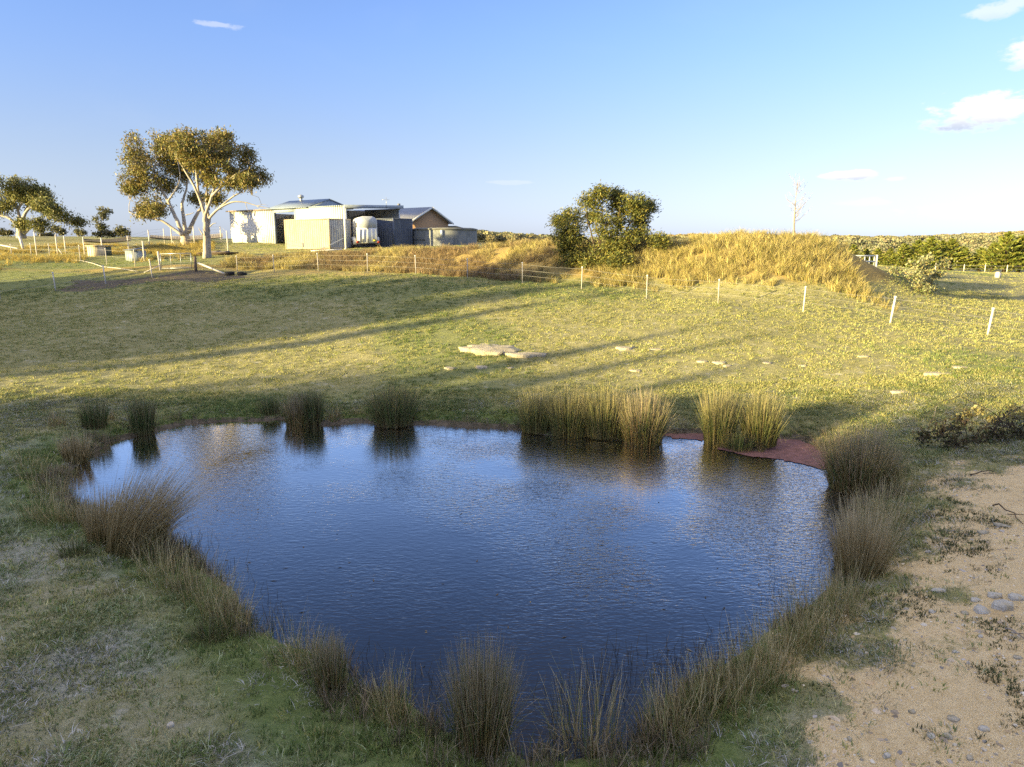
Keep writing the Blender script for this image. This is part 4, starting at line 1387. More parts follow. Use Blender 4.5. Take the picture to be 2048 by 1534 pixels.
def slab(name, c, lx, ly, h, rz, seed, m, label=None, parent=None, group=None, nseg=24, tilt=0.0):
    h *= .55
    """flat weathered stone: uneven outline, stepped rim, rough top"""
    r = np.random.default_rng(seed)
    ang = np.linspace(0, 2 * math.pi, nseg, endpoint=False) + r.uniform(-.12, .12, nseg)
    rad = r.uniform(.62, 1.15, nseg)
    rings = [(1.0, -.6 * h - .05), (1.02, .55 * h), (.95, .92 * h), (.6, 1.0 * h), (.2, 1.03 * h)]
    V = []
    for k, (s, z) in enumerate(rings):
        for a, q in zip(ang, rad):
            j = r.uniform(.93, 1.07)
            V.append((math.cos(a) * q * s * lx * j, math.sin(a) * q * s * ly * j, z + (r.uniform(-.10, .10) * h if k > 0 else 0)))
    V.append((0, 0, h))
    F4, F3 = [], []
    for k in range(len(rings) - 1):
        for i in range(nseg):
            i2 = (i + 1) % nseg
            F4.append((k * nseg + i, k * nseg + i2, (k + 1) * nseg + i2, (k + 1) * nseg + i))
    k = (len(rings) - 1) * nseg
    F3 = [(k + i, k + (i + 1) % nseg, len(V) - 1) for i in range(nseg)]
    o = obj(name, mesh_np(name, V, F4, F3), m, parent)
    o.location = c
    o.rotation_euler = (tilt, tilt * .6, rz)
    if label:
        tag(o, label, 'rock', group)
    return o


def rock_px(px, py, wpx, hpx, hgt, rz, seed, m, label, name='flat_rock', group=None, tilt=0.0):
    p = hit(px, py)
    D = np.linalg.norm(p - np.array([0, 0, CAMH]))
    sl = max(.12, (CAMH - p[2]) / D)
    return slab(name, p, wpx / FPX * D * .5, min(hpx / FPX * D / sl, wpx / FPX * D) * .5, hgt, rz, seed, m, label, None, group, tilt=tilt, nseg=26 if wpx > 80 else 6)


rock_px(985, 700, 120, 14, .16, -.12, 1, ROCK, 'large pale flat rock outcrop on the sunlit slope', tilt=.06)
rock_px(1052, 710, 90, 9, .10, -.15, 2, ROCK, 'long thin pale rock at the right end of the large outcrop')
rock_px(934, 696, 48, 7, .08, -.1, 3, ROCK, 'small pale rock at the left end of the large outcrop')
rock_px(1250, 697, 42, 5, .07, 0, 4, ROCK, 'thin pale rock on the slope right of the large outcrop')
rock_px(1310, 700, 50, 3, .05, -.1, 5, ROCK, 'very thin rock strip at the right of the thin pale rock')
rock_px(898, 738, 28, 8, .08, 0, 6, ROCK, 'small pale rock below left of the large outcrop')
rock_px(965, 735, 34, 8, .08, .2, 7, ROCK, 'yellowish small rock just below the large outcrop')
for k, (px, py, w_, h_) in enumerate([(1440, 726, 36, 5), (1405, 724, 24, 3), (1455, 732, 20, 4), (1535, 726, 22, 3), (1880, 747, 60, 4), (1800, 783, 50, 4), (1920, 735, 40, 3), (1730, 713, 24, 3), (1270, 742, 24, 4), (1020, 738, 18, 4), (1605, 733, 18, 3)]):
    rock_px(px, py, w_, h_, .05, .1, 20 + k, ROCK, 'small flat pale stone showing through the sunlit grass', group='small stones on the sunlit slope')
rock_px(1962, 1224, 30, 10, .07, .6, 41, ROCK2, 'angled blue-grey flat stone, lowest of the stone cluster on the sand', tilt=.2)
rock_px(2002, 1216, 34, 12, .14, -.1, 42, ROCK2, 'thick flat stone with an ochre side in the cluster on the sand')
rock_px(1988, 1192, 26, 8, .06, .1, 43, ROCK2, 'blue-grey stone at the top of the cluster on the sand')
rock_px(2034, 1198, 28, 9, .07, -.4, 44, ROCK2, 'blue-grey stone at the right edge of the cluster on the sand')
rock_px(1876, 1184, 26, 6, .04, 0, 45, ROCK2, 'pale flat stone alone on the sand left of the cluster')
for k, (px, py, w_, h_) in enumerate([(1950, 1203, 18, 8), (1930, 1230, 12, 7), (1865, 1225, 12, 6), (1905, 1440, 20, 12), (1862, 1474, 16, 8), (1895, 1474, 22, 12), (1970, 1460, 18, 8), (1940, 1517, 16, 8), (1775, 1515, 14, 9), (2035, 1318, 14, 8), (1910, 1308, 12, 6), (1825, 1425, 12, 7), (1590, 1386, 12, 6), (1968, 1066, 22, 6), (1815, 1058, 10, 7), (2010, 1054, 30, 4), (1960, 1275, 10, 6), (1700, 1480, 10, 6)]):
    rock_px(px, py, w_, h_, .035, k, 60 + k, ROCK if k % 2 else ROCK2, 'small loose stone lying on the bare sandy ground', 'loose_stone', 'loose stones on the sandy ground')
for k, (px, py, w_) in enumerate([(1105, 1242, 16), (1181, 1240, 9), (1086, 1270, 12), (1104, 1304, 9), (1195, 1292, 6), (874, 1256, 6), (975, 1302, 4), (656, 1200, 10), (902, 1334, 6)]):
    p = onz(px, py, 0)
    D = np.linalg.norm(p)
    slab('water_stone', (p[0], p[1], -.012), w_ / FPX * D * .6, w_ / FPX * D * .35, .02, k, 90 + k, ROCK, 'small pale stone breaking the surface of the near water', None, 'pale stones in the near water', 9)
rock_px(342, 1455, 14, 10, .06, 0, 71, ROCK2, 'small grey stone in the grass at lower left', 'loose_stone')

# bramble at the right edge
bb_ = hit(1960, 885)
rb = np.random.default_rng(15)
YY = bb_[1]
st = [(curve(bb_ + np.array([rb.uniform(-1.2, 1.5), rb.uniform(-.3, .3), 0]), at(1850 + 26 * k, rb.uniform(815, 870), YY + rb.uniform(-.4, .5)), rb, .25, .1, 6), .012, .005) for k in range(12)]
tree('bramble', 'sprawling dark bramble with yellow-lit top leaves at the right edge', 'bramble', bb_, st,
     blob_px([(1850, 875, 18, 12), (1880, 858, 22, 18), (1915, 862, 26, 20), (1950, 850, 26, 22), (1985, 858, 26, 22), (2020, 850, 26, 24), (2050, 862, 26, 24), (1900, 880, 30, 10), (1960, 884, 40, 9), (2030, 885, 40, 9), (2085, 855, 30, 26)], YY, rb, 1, .3),
     BARK_D, [(.07, .06, .03), (.05, .065, .025), (.10, .07, .04), (.13, .11, .05)], 63, nsub=11, per=12, lsize=.07, aspect=.7, sigma=.09, twig=.006, names=('canes', 'leaves'))
tree('bramble', 'yellow-leaved bramble shoots rising above the dark bramble', 'bramble', at(2000, 880, YY + .3),
     [(curve(at(1960 + 14 * k, 880, YY + .3), at(1945 + 18 * k, 822 + 8 * (k % 3), YY + .4), rb, .1, .05, 5), .008, .004) for k in range(7)],
     blob_px([(1942, 832, 9, 6), (1962, 818, 8, 5), (2018, 828, 14, 8), (2035, 818, 10, 7), (2045, 835, 12, 8), (1990, 840, 10, 5), (2060, 820, 16, 8)], YY + .4, rb, 1, .1),
     BARK_D, [(.42, .36, .12), (.48, .42, .2), (.34, .28, .09)], 64, nsub=6, per=7, lsize=.08, aspect=.7, sigma=.07, twig=.005, names=('canes', 'leaves'))
p = hit(1865, 845)
tag(MB().tube([p, p + np.array([.05, 0, .42])], [.009, .006], 5).build('thin_stick', BARK_P), 'thin pale stick standing upright left of the bramble', 'stick')
for k, (a, b) in enumerate([((2010, 1262), (2048, 1282)), ((1985, 1015), (2046, 1052)), ((1940, 952), (1990, 948))]):
    p, q2 = hit(*a), hit(*b)
    lab = ['bare crooked twig on the sand at the right edge, below the stone cluster', 'dark forked twig on the sand near the right edge', 'short dark twig on the sand below the bramble'][k]
    w = MB().tube(curve(p + [0, 0, .02], q2 + [0, 0, .03], rb, .1, .05, 6), np.linspace(.014, .006, 6), 5)
    m_ = (p + q2) / 2
    w.tube(curve(m_ + [0, 0, .03], m_ + np.array([.12, -.2, .1]), rb, 0, .05, 4), np.linspace(.008, .004, 4), 4)
    tag(w.build('twig', BARK_P if k == 0 else BARK_D), lab, 'twig')

# ------------------------------------------------------------------ buildings on the pad
CREAM = ribbed('cream_sheet', (.76, .73, .66), .30, .02, 0, .45)
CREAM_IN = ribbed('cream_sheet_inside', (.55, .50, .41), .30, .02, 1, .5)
SHED_ROOF = ribbed('blue_grey_roof', (.24, .29, .36), .25, .02, 0, .4, .2)
TRIM_BLUE = mat('blue_grey_trim', (.33, .38, .45), .5)
WHITE = mat('white_paint', (.72, .72, .70), .5, 0, .06, 3)
DARKIN = mat('dark_metal_inside', (.06, .055, .05), .8)
GALV = mat('galvanised', (.45, .47, .49), .4, .6, .12, 4)
SLAB_M = mat('concrete_floor', (.35, .33, .30), .9)
BLACK = mat('black_rubber', (.018, .018, .02), .8, 0, .2, 8, .004)
HX = np.array([.811, -.585, 0])          # local x and y of the buildings in the world
HY = np.array([.585, .811, 0])
HROT = math.atan2(HX[1], HX[0])

A0 = at(690, 495, 66.0)
gz0 = 4.72
shed = thing('machinery_shed', 'long cream metal shed with blue-grey roof, dark doorway and open bay', 'shed', (A0[0], A0[1], gz0), HROT)
WH = 8.44 - gz0
def part(m, name, mt, par, smooth=False, bevel=0.0):
    return m.build(name, mt, par, smooth, bevel)


part(MB().box((-18, 0, -.6), (-10.45, .12, WH)), 'wall', CREAM, shed)
part(MB().box((-18, .12, -.6), (-17.88, 9, WH)), 'wall', CREAM, shed)
part(MB().box((-7.0, 0, -.6), (0, .12, WH + .02)), 'wall', CREAM, shed)
part(MB().box((-18, 9, -.6), (-5, 9.12, WH + .1)), 'wall', CREAM, shed)
part(MB().box((-5.1, .12, -.6), (-4.98, 9, WH)), 'bay_wall', CREAM_IN, shed)
part(MB().box((-4.98, 7.2, -.6), (0, 7.32, WH + .1)), 'bay_wall', CREAM_IN, shed)
part(MB().box((-10.45, 6, -.6), (-7.0, 6.1, WH)), 'inner_wall', DARKIN, shed)
part(MB().box((-10.52, -.03, -.6), (-10.3, .2, WH)), 'corner_post', TRIM_BLUE, shed)
part(MB().box((-7.1, -.03, -.6), (-6.95, .2, WH)), 'corner_post', TRIM_BLUE, shed)
part(MB().box((-10.45, -.02, WH - .28), (-7.0, .1, WH)), 'lintel', TRIM_BLUE, shed)
part(MB().hexa([(-18.2, -.15, WH + .003), (-10.3, -.15, WH + .003), (-10.3, 9.3, WH + .35), (-18.2, 9.3, WH + .35), (-18.2, -.15, WH + .09), (-10.3, -.15, WH + .09), (-10.3, 9.3, WH + .44), (-18.2, 9.3, WH + .44)]), 'side_roof', SHED_ROOF, shed)
g = MB()
for (y0, z0, y1, z1) in [(-.35, WH + .03, 2.6, WH + .95), (2.6, WH + .95, 5.6, WH + .1)]:
    g.hexa([(-11.2, y0, z0), (-4.9, y0, z0), (-4.9, y1, z1), (-11.2, y1, z1), (-11.2, y0, z0 + .07), (-4.9, y0, z0 + .07), (-4.9, y1, z1 + .07), (-11.2, y1, z1 + .07)])
part(g, 'gable_roof', SHED_ROOF, shed)
part(MB().prism([(-.2, WH + .02), (2.6, WH + .94), (5.4, WH + .1)], 'x', -5.1, -5.0), 'gable_end', TRIM_BLUE, shed)
part(MB().prism([(-.2, WH + .02), (2.6, WH + .94), (5.4, WH + .1)], 'x', -11.0, -10.9), 'gable_end', TRIM_BLUE, shed)
v_ = MB().tube([(-9.3, 2.6, WH + .85), (-9.3, 2.6, WH + 1.25)], .14, 10)
vo = part(v_, 'roof_vent', GALV, shed)
hd = MB().tube([(-9.3, 2.6, WH + 1.22), (-9.3, 2.6, WH + 1.32), (-9.3, 2.6, WH + 1.48), (-9.3, 2.6, WH + 1.58)], [.2, .3, .3, .08], 12)
part(hd, 'vent_head', GALV, vo, True)
part(MB().hexa([(-6.9, -.12, WH + .04), (.25, -.12, WH + .04), (.25, 7.5, WH + .30), (-6.9, 7.5, WH + .30), (-6.9, -.12, WH + .14), (.25, -.12, WH + .14), (.25, 7.5, WH + .40), (-6.9, 7.5, WH + .40)]), 'bay_roof', SHED_ROOF, shed)
part(MB().hexa([(.25, -.12, WH - .16), (.31, -.12, WH - .16), (.31, 7.5, WH + .10), (.25, 7.5, WH + .10), (.25, -.12, WH + .16), (.31, -.12, WH + .16), (.31, 7.5, WH + .42), (.25, 7.5, WH + .42)]), 'fascia', TRIM_BLUE, shed)
for yy in (0.2, 2.5, 4.9, 7.1):
    part(MB().box((.02, yy - .06, -.6), (.14, yy + .06, WH - .02)) if yy in (.2, 7.1) else MB().box((-4.97, yy - .06, -.6), (-4.86, yy + .06, WH - .02)), 'post', WHITE, shed)
part(MB().box((-4.97, .13, -.62), (.3, 7.19, .05)), 'bay_floor', SLAB_M, shed)
part(MB().box((-18.25, -.27, WH - .02), (-10.4, -.155, WH + .10)), 'gutter', mat('rusty_gutter', (.30, .24, .19), .7), shed)
part(MB().box((-19.5, 1.5, -.6), (-18.01, 5, 2.4)).box((-19.6, 1.3, 2.403), (-18.01, 5.1, 2.5)), 'side_annex', CREAM, shed)

wp = at(692, 497, 60.2)
wz = hz(wp[0], wp[1])
t_ = thing('steel_post', 'tall white steel post standing in front of the pale container end', 'post', (wp[0], wp[1], wz))
part(MB().box((-.07, -.07, -.1), (.07, .07, 8.17 - wz)), 'shaft', WHITE, t_)
part(MB().box((-.14, -.14, -.05), (.14, .14, .03)), 'base_plate', GALV, t_)
e0, e1 = at(615, 509, 56), at(692, 474, 60.1)
tag(MB().tube(curve(e0, e1, rt, -.01, .0, 6), .02, 5).build('guy_rope', WHITE), 'pale rope running from the bank up to the white steel post', 'rope')
e0, e1 = at(622, 502, 54), at(684, 499, 54)
tag(MB().tube([e0, e1], .06, 8).build('pipe', WHITE), 'white pipe lying along the bank top below the pale container', 'pipe')


def container(name, label, corner, m_side, m_end, m_frame, zb, L=6.06, W=2.44, H=2.59):
    """local x runs back along the long side to -L, local y along the end to W"""
    t = thing(name, label, 'container', (corner[0], corner[1], zb), HROT)
    def corrug(n0, n1, pitch, dep):
        xs, k = [], n0
        prof = [(0, 0), (.25, 0), (.38, dep), (.75, dep), (.88, 0), (1.0, 0)]
        while k < n1 - 1e-6:
            for f, d in prof[:-1]:
                xs.append((min(k + f * pitch, n1), d))
            k += pitch
        xs.append((n1, 0))
        return xs
    def sheet(pts, z0, z1, fn):
        V, F = [], []
        for a, d in pts:
            V += [fn(a, d, z0), fn(a, d, z1)]
        for i in range(len(pts) - 1):
            F.append((2 * i, 2 * i + 2, 2 * i + 3, 2 * i + 1))
        return MB().add(V, F)
    sheet(corrug(-L + .1, -.1, .28, .06), .14, H - .1, lambda a, d, z: (a, .01 + d, z)).build('corrugated_side', m_side, t)
    sheet(corrug(-L + .1, -.1, .28, .06), .14, H - .1, lambda a, d, z: (a, W - .01 - d, z)).build('corrugated_side', m_side, t)
    sheet(corrug(.1, W - .1, .25, .07), .14, H - .1, lambda a, d, z: (-.01 - d, a, z)).build('corrugated_end', m_end, t)
    sheet(corrug(.1, W - .1, .25, .07), .14, H - .1, lambda a, d, z: (-L + .01 + d, a, z)).build('corrugated_end', m_end, t)
    for (x0, y0) in [(-.12, -.01), (-L, -.01), (-.12, W - .11), (-L, W - .11)]:
        MB().box((x0, y0, 0), (x0 + .13, y0 + .12, H)).build('corner_post', m_frame, t)
    for z0, z1 in [(.0, .16), (H - .11, H - .003)]:
        for y0 in (-.004, W - .08):
            MB().box((-L + .14, y0, z0), (-.125, y0 + .084, z1)).build('rail', m_frame, t)
        for x0 in (-.09, -L + .01):
            MB().box((x0, .12, z0), (x0 + .083, W - .12, z1)).build('rail', m_frame, t)
    MB().box((-L + .05, .05, H - .05), (-.05, W - .05, H - .02)).build('roof_sheet', m_side, t)
    return t


c1 = at(660, 499, 61)
container('shipping_container', 'weathered cream shipping container, its end blue-grey and rust-streaked', c1,
          mat('cream_container', (.29, .285, .275), .6, 0, .1, 1.2, 0, .3, (.235, .23, .22), (.16, .155, .145)), mat('faded_blue_container', (.40, .43, .50), .6, 0, .1, 2, 0, .3, (.32, .35, .42), (.22, .16, .13)),
          mat('container_frame', (.44, .38, .28), .6, 0, .1, 3, 0, .3, None, (.28, .2, .14)), at(660, 499, 61)[2] + .02)
c2 = at(788, 496, 63.5)
NAVY = mat('navy_container', (.085, .10, .14), .55, 0, .12, 2, 0, .35, (.12, .135, .17))
container('shipping_container', 'dark slate-blue shipping container beside the horse trailer', c2, NAVY, NAVY, NAVY, at(788, 496, 63.5)[2] + .02)

# horse trailer seen from behind
hp = at(737, 497, 61.5)
hzz = hz(hp[0], hp[1])
TRL = mat('trailer_white', (.62, .64, .68), .45, 0, .06, 2, 0, .4, None, (.45, .44, .43))
TRG = mat('trailer_grey', (.42, .45, .50), .5, 0, .06, 2)
tr = thing('horse_trailer', 'white horse trailer seen from behind between the two containers', 'trailer', (hp[0], hp[1], hzz), R(20))
prof = [(-.82, .5), (.82, .5), (.82, 2.2), (.76, 2.45), (.6, 2.6), (.4, 2.66), (-.4, 2.66), (-.6, 2.6), (-.76, 2.45), (-.82, 2.2)]
part(MB().prism(prof, 'y', .06, 3.3), 'body', TRL, tr)
part(MB().prism([(-.76, 1.72), (.76, 1.72), (.76, 2.2), (.7, 2.42), (.56, 2.55), (.38, 2.6), (-.38, 2.6), (-.56, 2.55), (-.7, 2.42), (-.76, 2.2)], 'y', .02, .056), 'top_door', TRG, tr)
rmp = part(MB().hexa([(-.84, -.02, .42), (.84, -.02, .42), (.84, .055, .42), (-.84, .055, .42), (-.76, 0, 1.69), (.76, 0, 1.69), (.76, .055, 1.69), (-.76, .055, 1.69)]), 'ramp', TRL, tr)
for k in range(5):
    xx = -.7 + .35 * k
    part(MB().box((xx - .012, -.045, .5), (xx + .012, -.012, 1.6)), 'rib', TRG, rmp)
for xx in (-.55, 0, .55):
    part(MB().box((xx - .025, -.06, .46), (xx + .025, -.03, .78)), 'hinge', DARKIN, rmp)
part(MB().box((-.05, -.05, 1.6), (.05, -.015, 1.72)), 'latch', DARKIN, tr)
part(MB().box((.42, -.075, .58), (.72, -.047, .70)), 'number_plate', mat('plate_yellow', (.62, .50, .05), .5), tr)
for s in (-1, 1):
    part(MB().box((s * .9 - .1, -.06, .42), (s * .9 + .1, .05, .62)), 'tail_light', mat('tail_light_red', (.30, .03, .02), .3), tr)
    part(MB().prism([(1.0, .3), (2.6, .3), (2.6, .7), (2.35, .95), (1.25, .95), (1.0, .7)], 'x', s * 1.0 - .14, s * 1.0 + .14), 'mudguard', TRL, tr)
    for yy in (1.4, 2.2):
        w_ = part(MB().tube([(s * 1.1 - .11, yy, .32), (s * 1.1 + .11, yy, .32)], .32, 18), 'wheel', BLACK, tr)
        part(MB().tube([(s * 1.1 - .115, yy, .32), (s * 1.1 + .115, yy, .32)], .19, 12), 'rim', GALV, w_)
part(MB().box((-.835, .55, 1.75), (-.81, 1.05, 2.15)), 'side_window', DARKIN, tr)
part(MB().box((-.9, .02, .34), (.9, .14, .44)), 'rear_beam', DARKIN, tr)
part(MB().tube([(-.5, 3.3, .5), (0, 4.4, .45)], .05, 6), 'draw_bar', GALV, tr)
part(MB().tube([(.5, 3.3, .5), (.02, 4.35, .45)], .05, 6), 'draw_bar', GALV, tr)

# brick house behind
BRICKM = bpy.data.materials.new('brown_brick')
BRICKM.use_nodes = True
bt = NT(BRICKM.node_tree)
br = bt.node('ShaderNodeTexBrick')
mp = bt.node('ShaderNodeMapping')
mp.inputs['Rotation'].default_value = (R(90), 0, R(90))
bt.l.new(bt.node('ShaderNodeTexCoord').outputs['Object'], mp.inputs[0])
bt.l.new(mp.outputs[0], br.inputs['Vector'])
for nm, v in [('Color1', (.62, .31, .125, 1)), ('Color2', (.50, .24, .095, 1)), ('Mortar', (.46, .28, .15, 1))]:
    br.inputs[nm].default_value = v
br.inputs['Scale'].default_value = 1.0
br.inputs['Brick Width'].default_value = .24
br.inputs['Row Height'].default_value = .086
br.inputs['Mortar Size'].default_value = .01
bt.l.new(br.outputs['Color'], bt.n['Principled BSDF'].inputs['Base Color'])
bt.n['Principled BSDF'].inputs['Roughness'].default_value = .9
HC = at(822, 480, 90.0)
hg = 4.6
house = thing('brick_house', 'brown brick house with grey gable roof behind the round tank', 'house', (HC[0], HC[1], hg), HROT)
HRF = ribbed('grey_house_roof', (.36, .36, .37), .3, .02, 0, .35, .3)
e_, rdg, wdt = 3.35, 5.05, 7.2
part(MB().prism([(0, -.6), (wdt, -.6), (wdt, e_), (wdt / 2, rdg), (0, e_)], 'x', -.22, 0), 'gable_wall', BRICKM, house)
part(MB().box((-14, 0, -.6), (-.225, .22, e_ - .05)), 'wall', BRICKM, house)
part(MB().box((-14, wdt - .22, -.6), (-.225, wdt, e_ - .05)), 'wall', BRICKM, house)
rf = MB()
for (y0, z0, y1, z1) in [(-.55, e_ - .22, wdt / 2, rdg + .04), (wdt / 2, rdg + .04, wdt + .55, e_ - .22)]:
    rf.hexa([(-14.3, y0, z0), (.45, y0, z0), (.45, y1, z1), (-14.3, y1, z1), (-14.3, y0, z0 + .1), (.45, y0, z0 + .1), (.45, y1, z1 + .1), (-14.3, y1, z1 + .1)])
rfo = part(rf, 'roof', HRF, house)
for (y0, z0, y1, z1) in [(-.57, e_ - .32, wdt / 2, rdg - .06), (wdt / 2, rdg - .06, wdt + .57, e_ - .32)]:
    part(MB().hexa([(.452, y0, z0), (.50, y0, z0), (.50, y1, z1), (.452, y1, z1), (.452, y0, z0 + .24), (.50, y0, z0 + .24), (.50, y1, z1 + .24), (.452, y1, z1 + .24)]), 'barge_board', WHITE, house)
fl = part(MB().tube([(-4.5, 2.6, 4.3), (-4.5, 2.6, 5.5)], .14, 10), 'flue', mat('flue_grey', (.16, .16, .17), .6), rfo)
part(MB().tube([(-4.5, 2.6, 5.5), (-4.5, 2.6, 5.72)], .19, 10), 'flue_cap', MATS['flue_grey'], rfo)
for yy in (1.3, 4.6):
    wn = part(MB().box((.002, yy, 1.35), (.07, yy + 1.5, 2.55)), 'window', WHITE, house)
    for k in range(2):
        part(MB().box((.072, yy + .08 + .7 * k, 1.45), (.085, yy + .70 + .7 * k, 2.45)), 'pane', mat('window_glass', (.05, .06, .07), .08, 0, .05, 3, 0, .6) if k else mat('window_blind', (.6, .6, .58), .6), wn)
part(MB().hexa([(-9, wdt + .4, e_ - .55), (1.0, wdt + .4, e_ - .55), (1.0, wdt + 3.2, e_ - .95), (-9, wdt + 3.2, e_ - .95), (-9, wdt + .4, e_ - .45), (1.0, wdt + .4, e_ - .45), (1.0, wdt + 3.2, e_ - .85), (-9, wdt + 3.2, e_ - .85)]), 'verandah_roof', HRF, house)
for xx in (.8, -4):
    part(MB().box((xx - .05, wdt + 2.95, -.6), (xx + .05, wdt + 3.05, e_ - .98)), 'verandah_post', WHITE, house)

# round concrete tank
tc_ = at(890, 492, 67.0)
tz = 4.55
TANK = mat('tank_concrete', (.25, .26, .265), .9, 0, .15, 1.4, .01, .2, (.18, .19, .195), (.10, .105, .11))  # concrete and streaks darkened to stand in for shade on the tank wall
tk = thing('water_tank', 'round grey concrete water tank with dark streaks', 'water tank', (tc_[0], tc_[1], tz))
part(MB().tube([(0, 0, -.6), (0, 0, 1.82)], 3.0, 48, False), 'tank_wall', TANK, tk, True)
part(MB().tube([(0, 0, 1.78), (0, 0, 1.9), (0, 0, 1.98)], [3.08, 3.08, 2.7], 48), 'lid', mat('tank_lid', (.20, .20, .18), .9, 0, .2, 2), tk)
part(MB().box((-.12, -3.1, 1.2), (.1, -2.98, 1.75)), 'level_sign', WHITE, tk)
part(MB().tube([(-2.6, -1.6, .9), (-1.6, -2.62, .9)], .04, 6), 'outlet_pipe', mat('dark_pipe', (.05, .05, .05), .6), tk)
part(MB().box((-.4, -3.35, -.1), (2.2, -2.9, .32)), 'dark_trough', mat('trough_dark', (.05, .045, .04), .8), tk)
rt2 = at(826, 465, 66)
st_ = thing('rain_drum', 'short silver drum on the roof edge beside the brick house', 'drum', at(803, 437, 68.5) - np.array([0, 0, .55]))
part(MB().tube([(0, 0, 0), (0, 0, .5)], .22, 14), 'drum_body', GALV, st_)
part(MB().tube([(0, 0, .5), (0, 0, .56)], [.25, .2], 14), 'drum_lid', WHITE, st_)
part(MB().box((-.04, -.04, -1.9), (.04, .04, 0)), 'stand_pipe', GALV, st_)
# aerial
ap = at(773, 420, 70)
an = thing('tv_aerial', 'thin television aerial mast standing above the open shed bay', 'aerial', (ap[0], ap[1], 8.5))
top = at(773, 394, 70)[2] - 8.5
part(MB().tube([(0, 0, 0), (0, 0, top)], .02, 5), 'mast', GALV, an)
part(MB().tube([(-.45, 0, top - .25), (.3, 0, top - .25)], .012, 4), 'boom', GALV, an)
for k in range(5):
    part(MB().tube([(-.4 + .15 * k, -.2, top - .25), (-.4 + .15 * k, .2, top - .25)], .01, 4), 'element', GALV, an)

# ------------------------------------------------------------------ fences
POST_W = mat('fence_post_white', (.66, .62, .58), .6, 0, .12, 4, 0, .3, (.5, .44, .40))
POST_G = mat('fence_post_steel', (.44, .41, .38), .7, 0, .12, 4)
WIREM = mat('fence_wire', (.36, .35, .33), .6)
CAPM = mat('insulator_white', (.75, .75, .74), .5)


def fence(name, label, spots, heights, rad, wires, leans=None, cap=True, wr=.0045):
    t = thing(name, label, 'fence', spots[0])
    b0 = np.array(spots[0])
    tops = []
    for k, (s, h) in enumerate(zip(spots, heights)):
        ln = leans[k] if leans else (0, 0)
        s = np.array(s) - b0
        e = s + np.array([ln[0], ln[1], h])
        tops.append((s, e))
        rr = rad[k] if hasattr(rad, '__len__') else rad
        p = part(MB().tube([s - [0, 0, .15], e], rr, 7), 'post', POST_W if rr > .03 else POST_G, t)
        if cap:
            part(MB().tube([e - [0, 0, .03], e + [0, 0, .05]], rr * 1.35, 8), 'cap', CAPM, p)
    for f in wires:
        m = MB()
        for k in range(len(tops) - 1):
            (s0, e0), (s1, e1) = tops[k], tops[k + 1]
            a, b = s0 + (e0 - s0) * f, s1 + (e1 - s1) * f
            mid = (a + b) / 2 - np.array([0, 0, .025])
            m.tube([a, mid, b], wr, 4, False)
        part(m, 'wire', WIREM, t)
    return t


def gpts(lst):
    out = []
    for (px, py, Y) in lst:
        p = at(px, py, Y)
        p[2] = hz(p[0], p[1])
        out.append(p)
    return out


sp = gpts(FENCE_PX)
nxt = 2 * sp[0] - sp[1]
nxt[2] = hz(nxt[0], nxt[1])
sp = [nxt] + sp
fence('electric_fence', 'thin white-capped post and wire fence running below the bank and mound', sp, [1.12] * len(sp), [.045, .045, .045, .031, .028, .026, .026, .026, .026, .026, .026, .026, .026, .024], (.93, .66, .4),
      [(.12, 0), (.11, .0), (.12, 0), (.03, 0), (.0, 0), (.0, 0), (.02, 0), (-.01, 0), (.0, 0), (-.02, 0), (.02, 0), (-.03, 0), (-.04, 0), (0, 0)])
sp = gpts(FENCE_L_PX)
fence('electric_fence', 'white-capped post and wire fence crossing the shaded grass at left', sp, [1.12, 1.1, 1.1, 1.1, 1.1], .034, (.93, .4), [(-.08, 0), (-.06, 0), (-.06, 0), (0, 0), (0, 0)], wr=.008)
sp = gpts([(271, 536, 50), (214, 529, 52), (161, 521, 54.5), (100, 515, 58), (63, 511, 60), (23, 506, 62), (-40, 500, 65)])
fence('electric_fence', 'fence of thin capped posts in the weeds in front of the animal pen', sp, [1.15, 1.15, 1.15, 1.0, 1.0, .95, .95], .03, (.93, .55), wr=.006)
# far fence on the right
sp = gpts([(1870, 545, 80), (1927, 546, 80), (1969, 547, 80), (2013, 548, 80), (2060, 549, 80), (2110, 550, 80)])
fence('paddock_fence', 'low pale post fence in front of the conifers on the right', sp, [.85] * 6, .045, (.85, .45), cap=False, wr=.012)

# tall bare posts and netting of the pen
PEN = gpts([(75, 519, 60), (116, 514, 62), (132, 508, 64), (170, 513, 60), (206, 513, 59), (258, 506, 62), (289, 524, 54), (300, 499, 70), (330, 492, 80), (345, 497, 72), (390, 498, 70), (422, 496, 70), (443, 492, 76), (457, 512, 60)])
PH = [2.0, 1.7, 1.6, 1.5, 1.5, 1.5, 1.5, 1.7, 1.7, 1.8, 1.8, 1.8, 1.8, 1.9]
pen = thing('animal_pen', 'animal pen of tall thin pale posts and wire around the gums', 'pen', PEN[0])
b0 = np.array(PEN[0])
for s, h in zip(PEN, PH):
    part(MB().tube([np.array(s) - b0 - [0, 0, .1], np.array(s) - b0 + [0, 0, h]], .045, 6), 'post', POST_W, pen)
for s0, e0 in [((116, 497, 62), (128, 513, 62)), ((345, 482, 72), (356, 497, 72)), ((289, 508, 54), (281, 522, 54)), ((457, 500, 60), (448, 512, 60))]:
    part(MB().tube([at(*s0) - b0, at(*e0) - b0], .03, 6), 'brace', POST_W, pen)
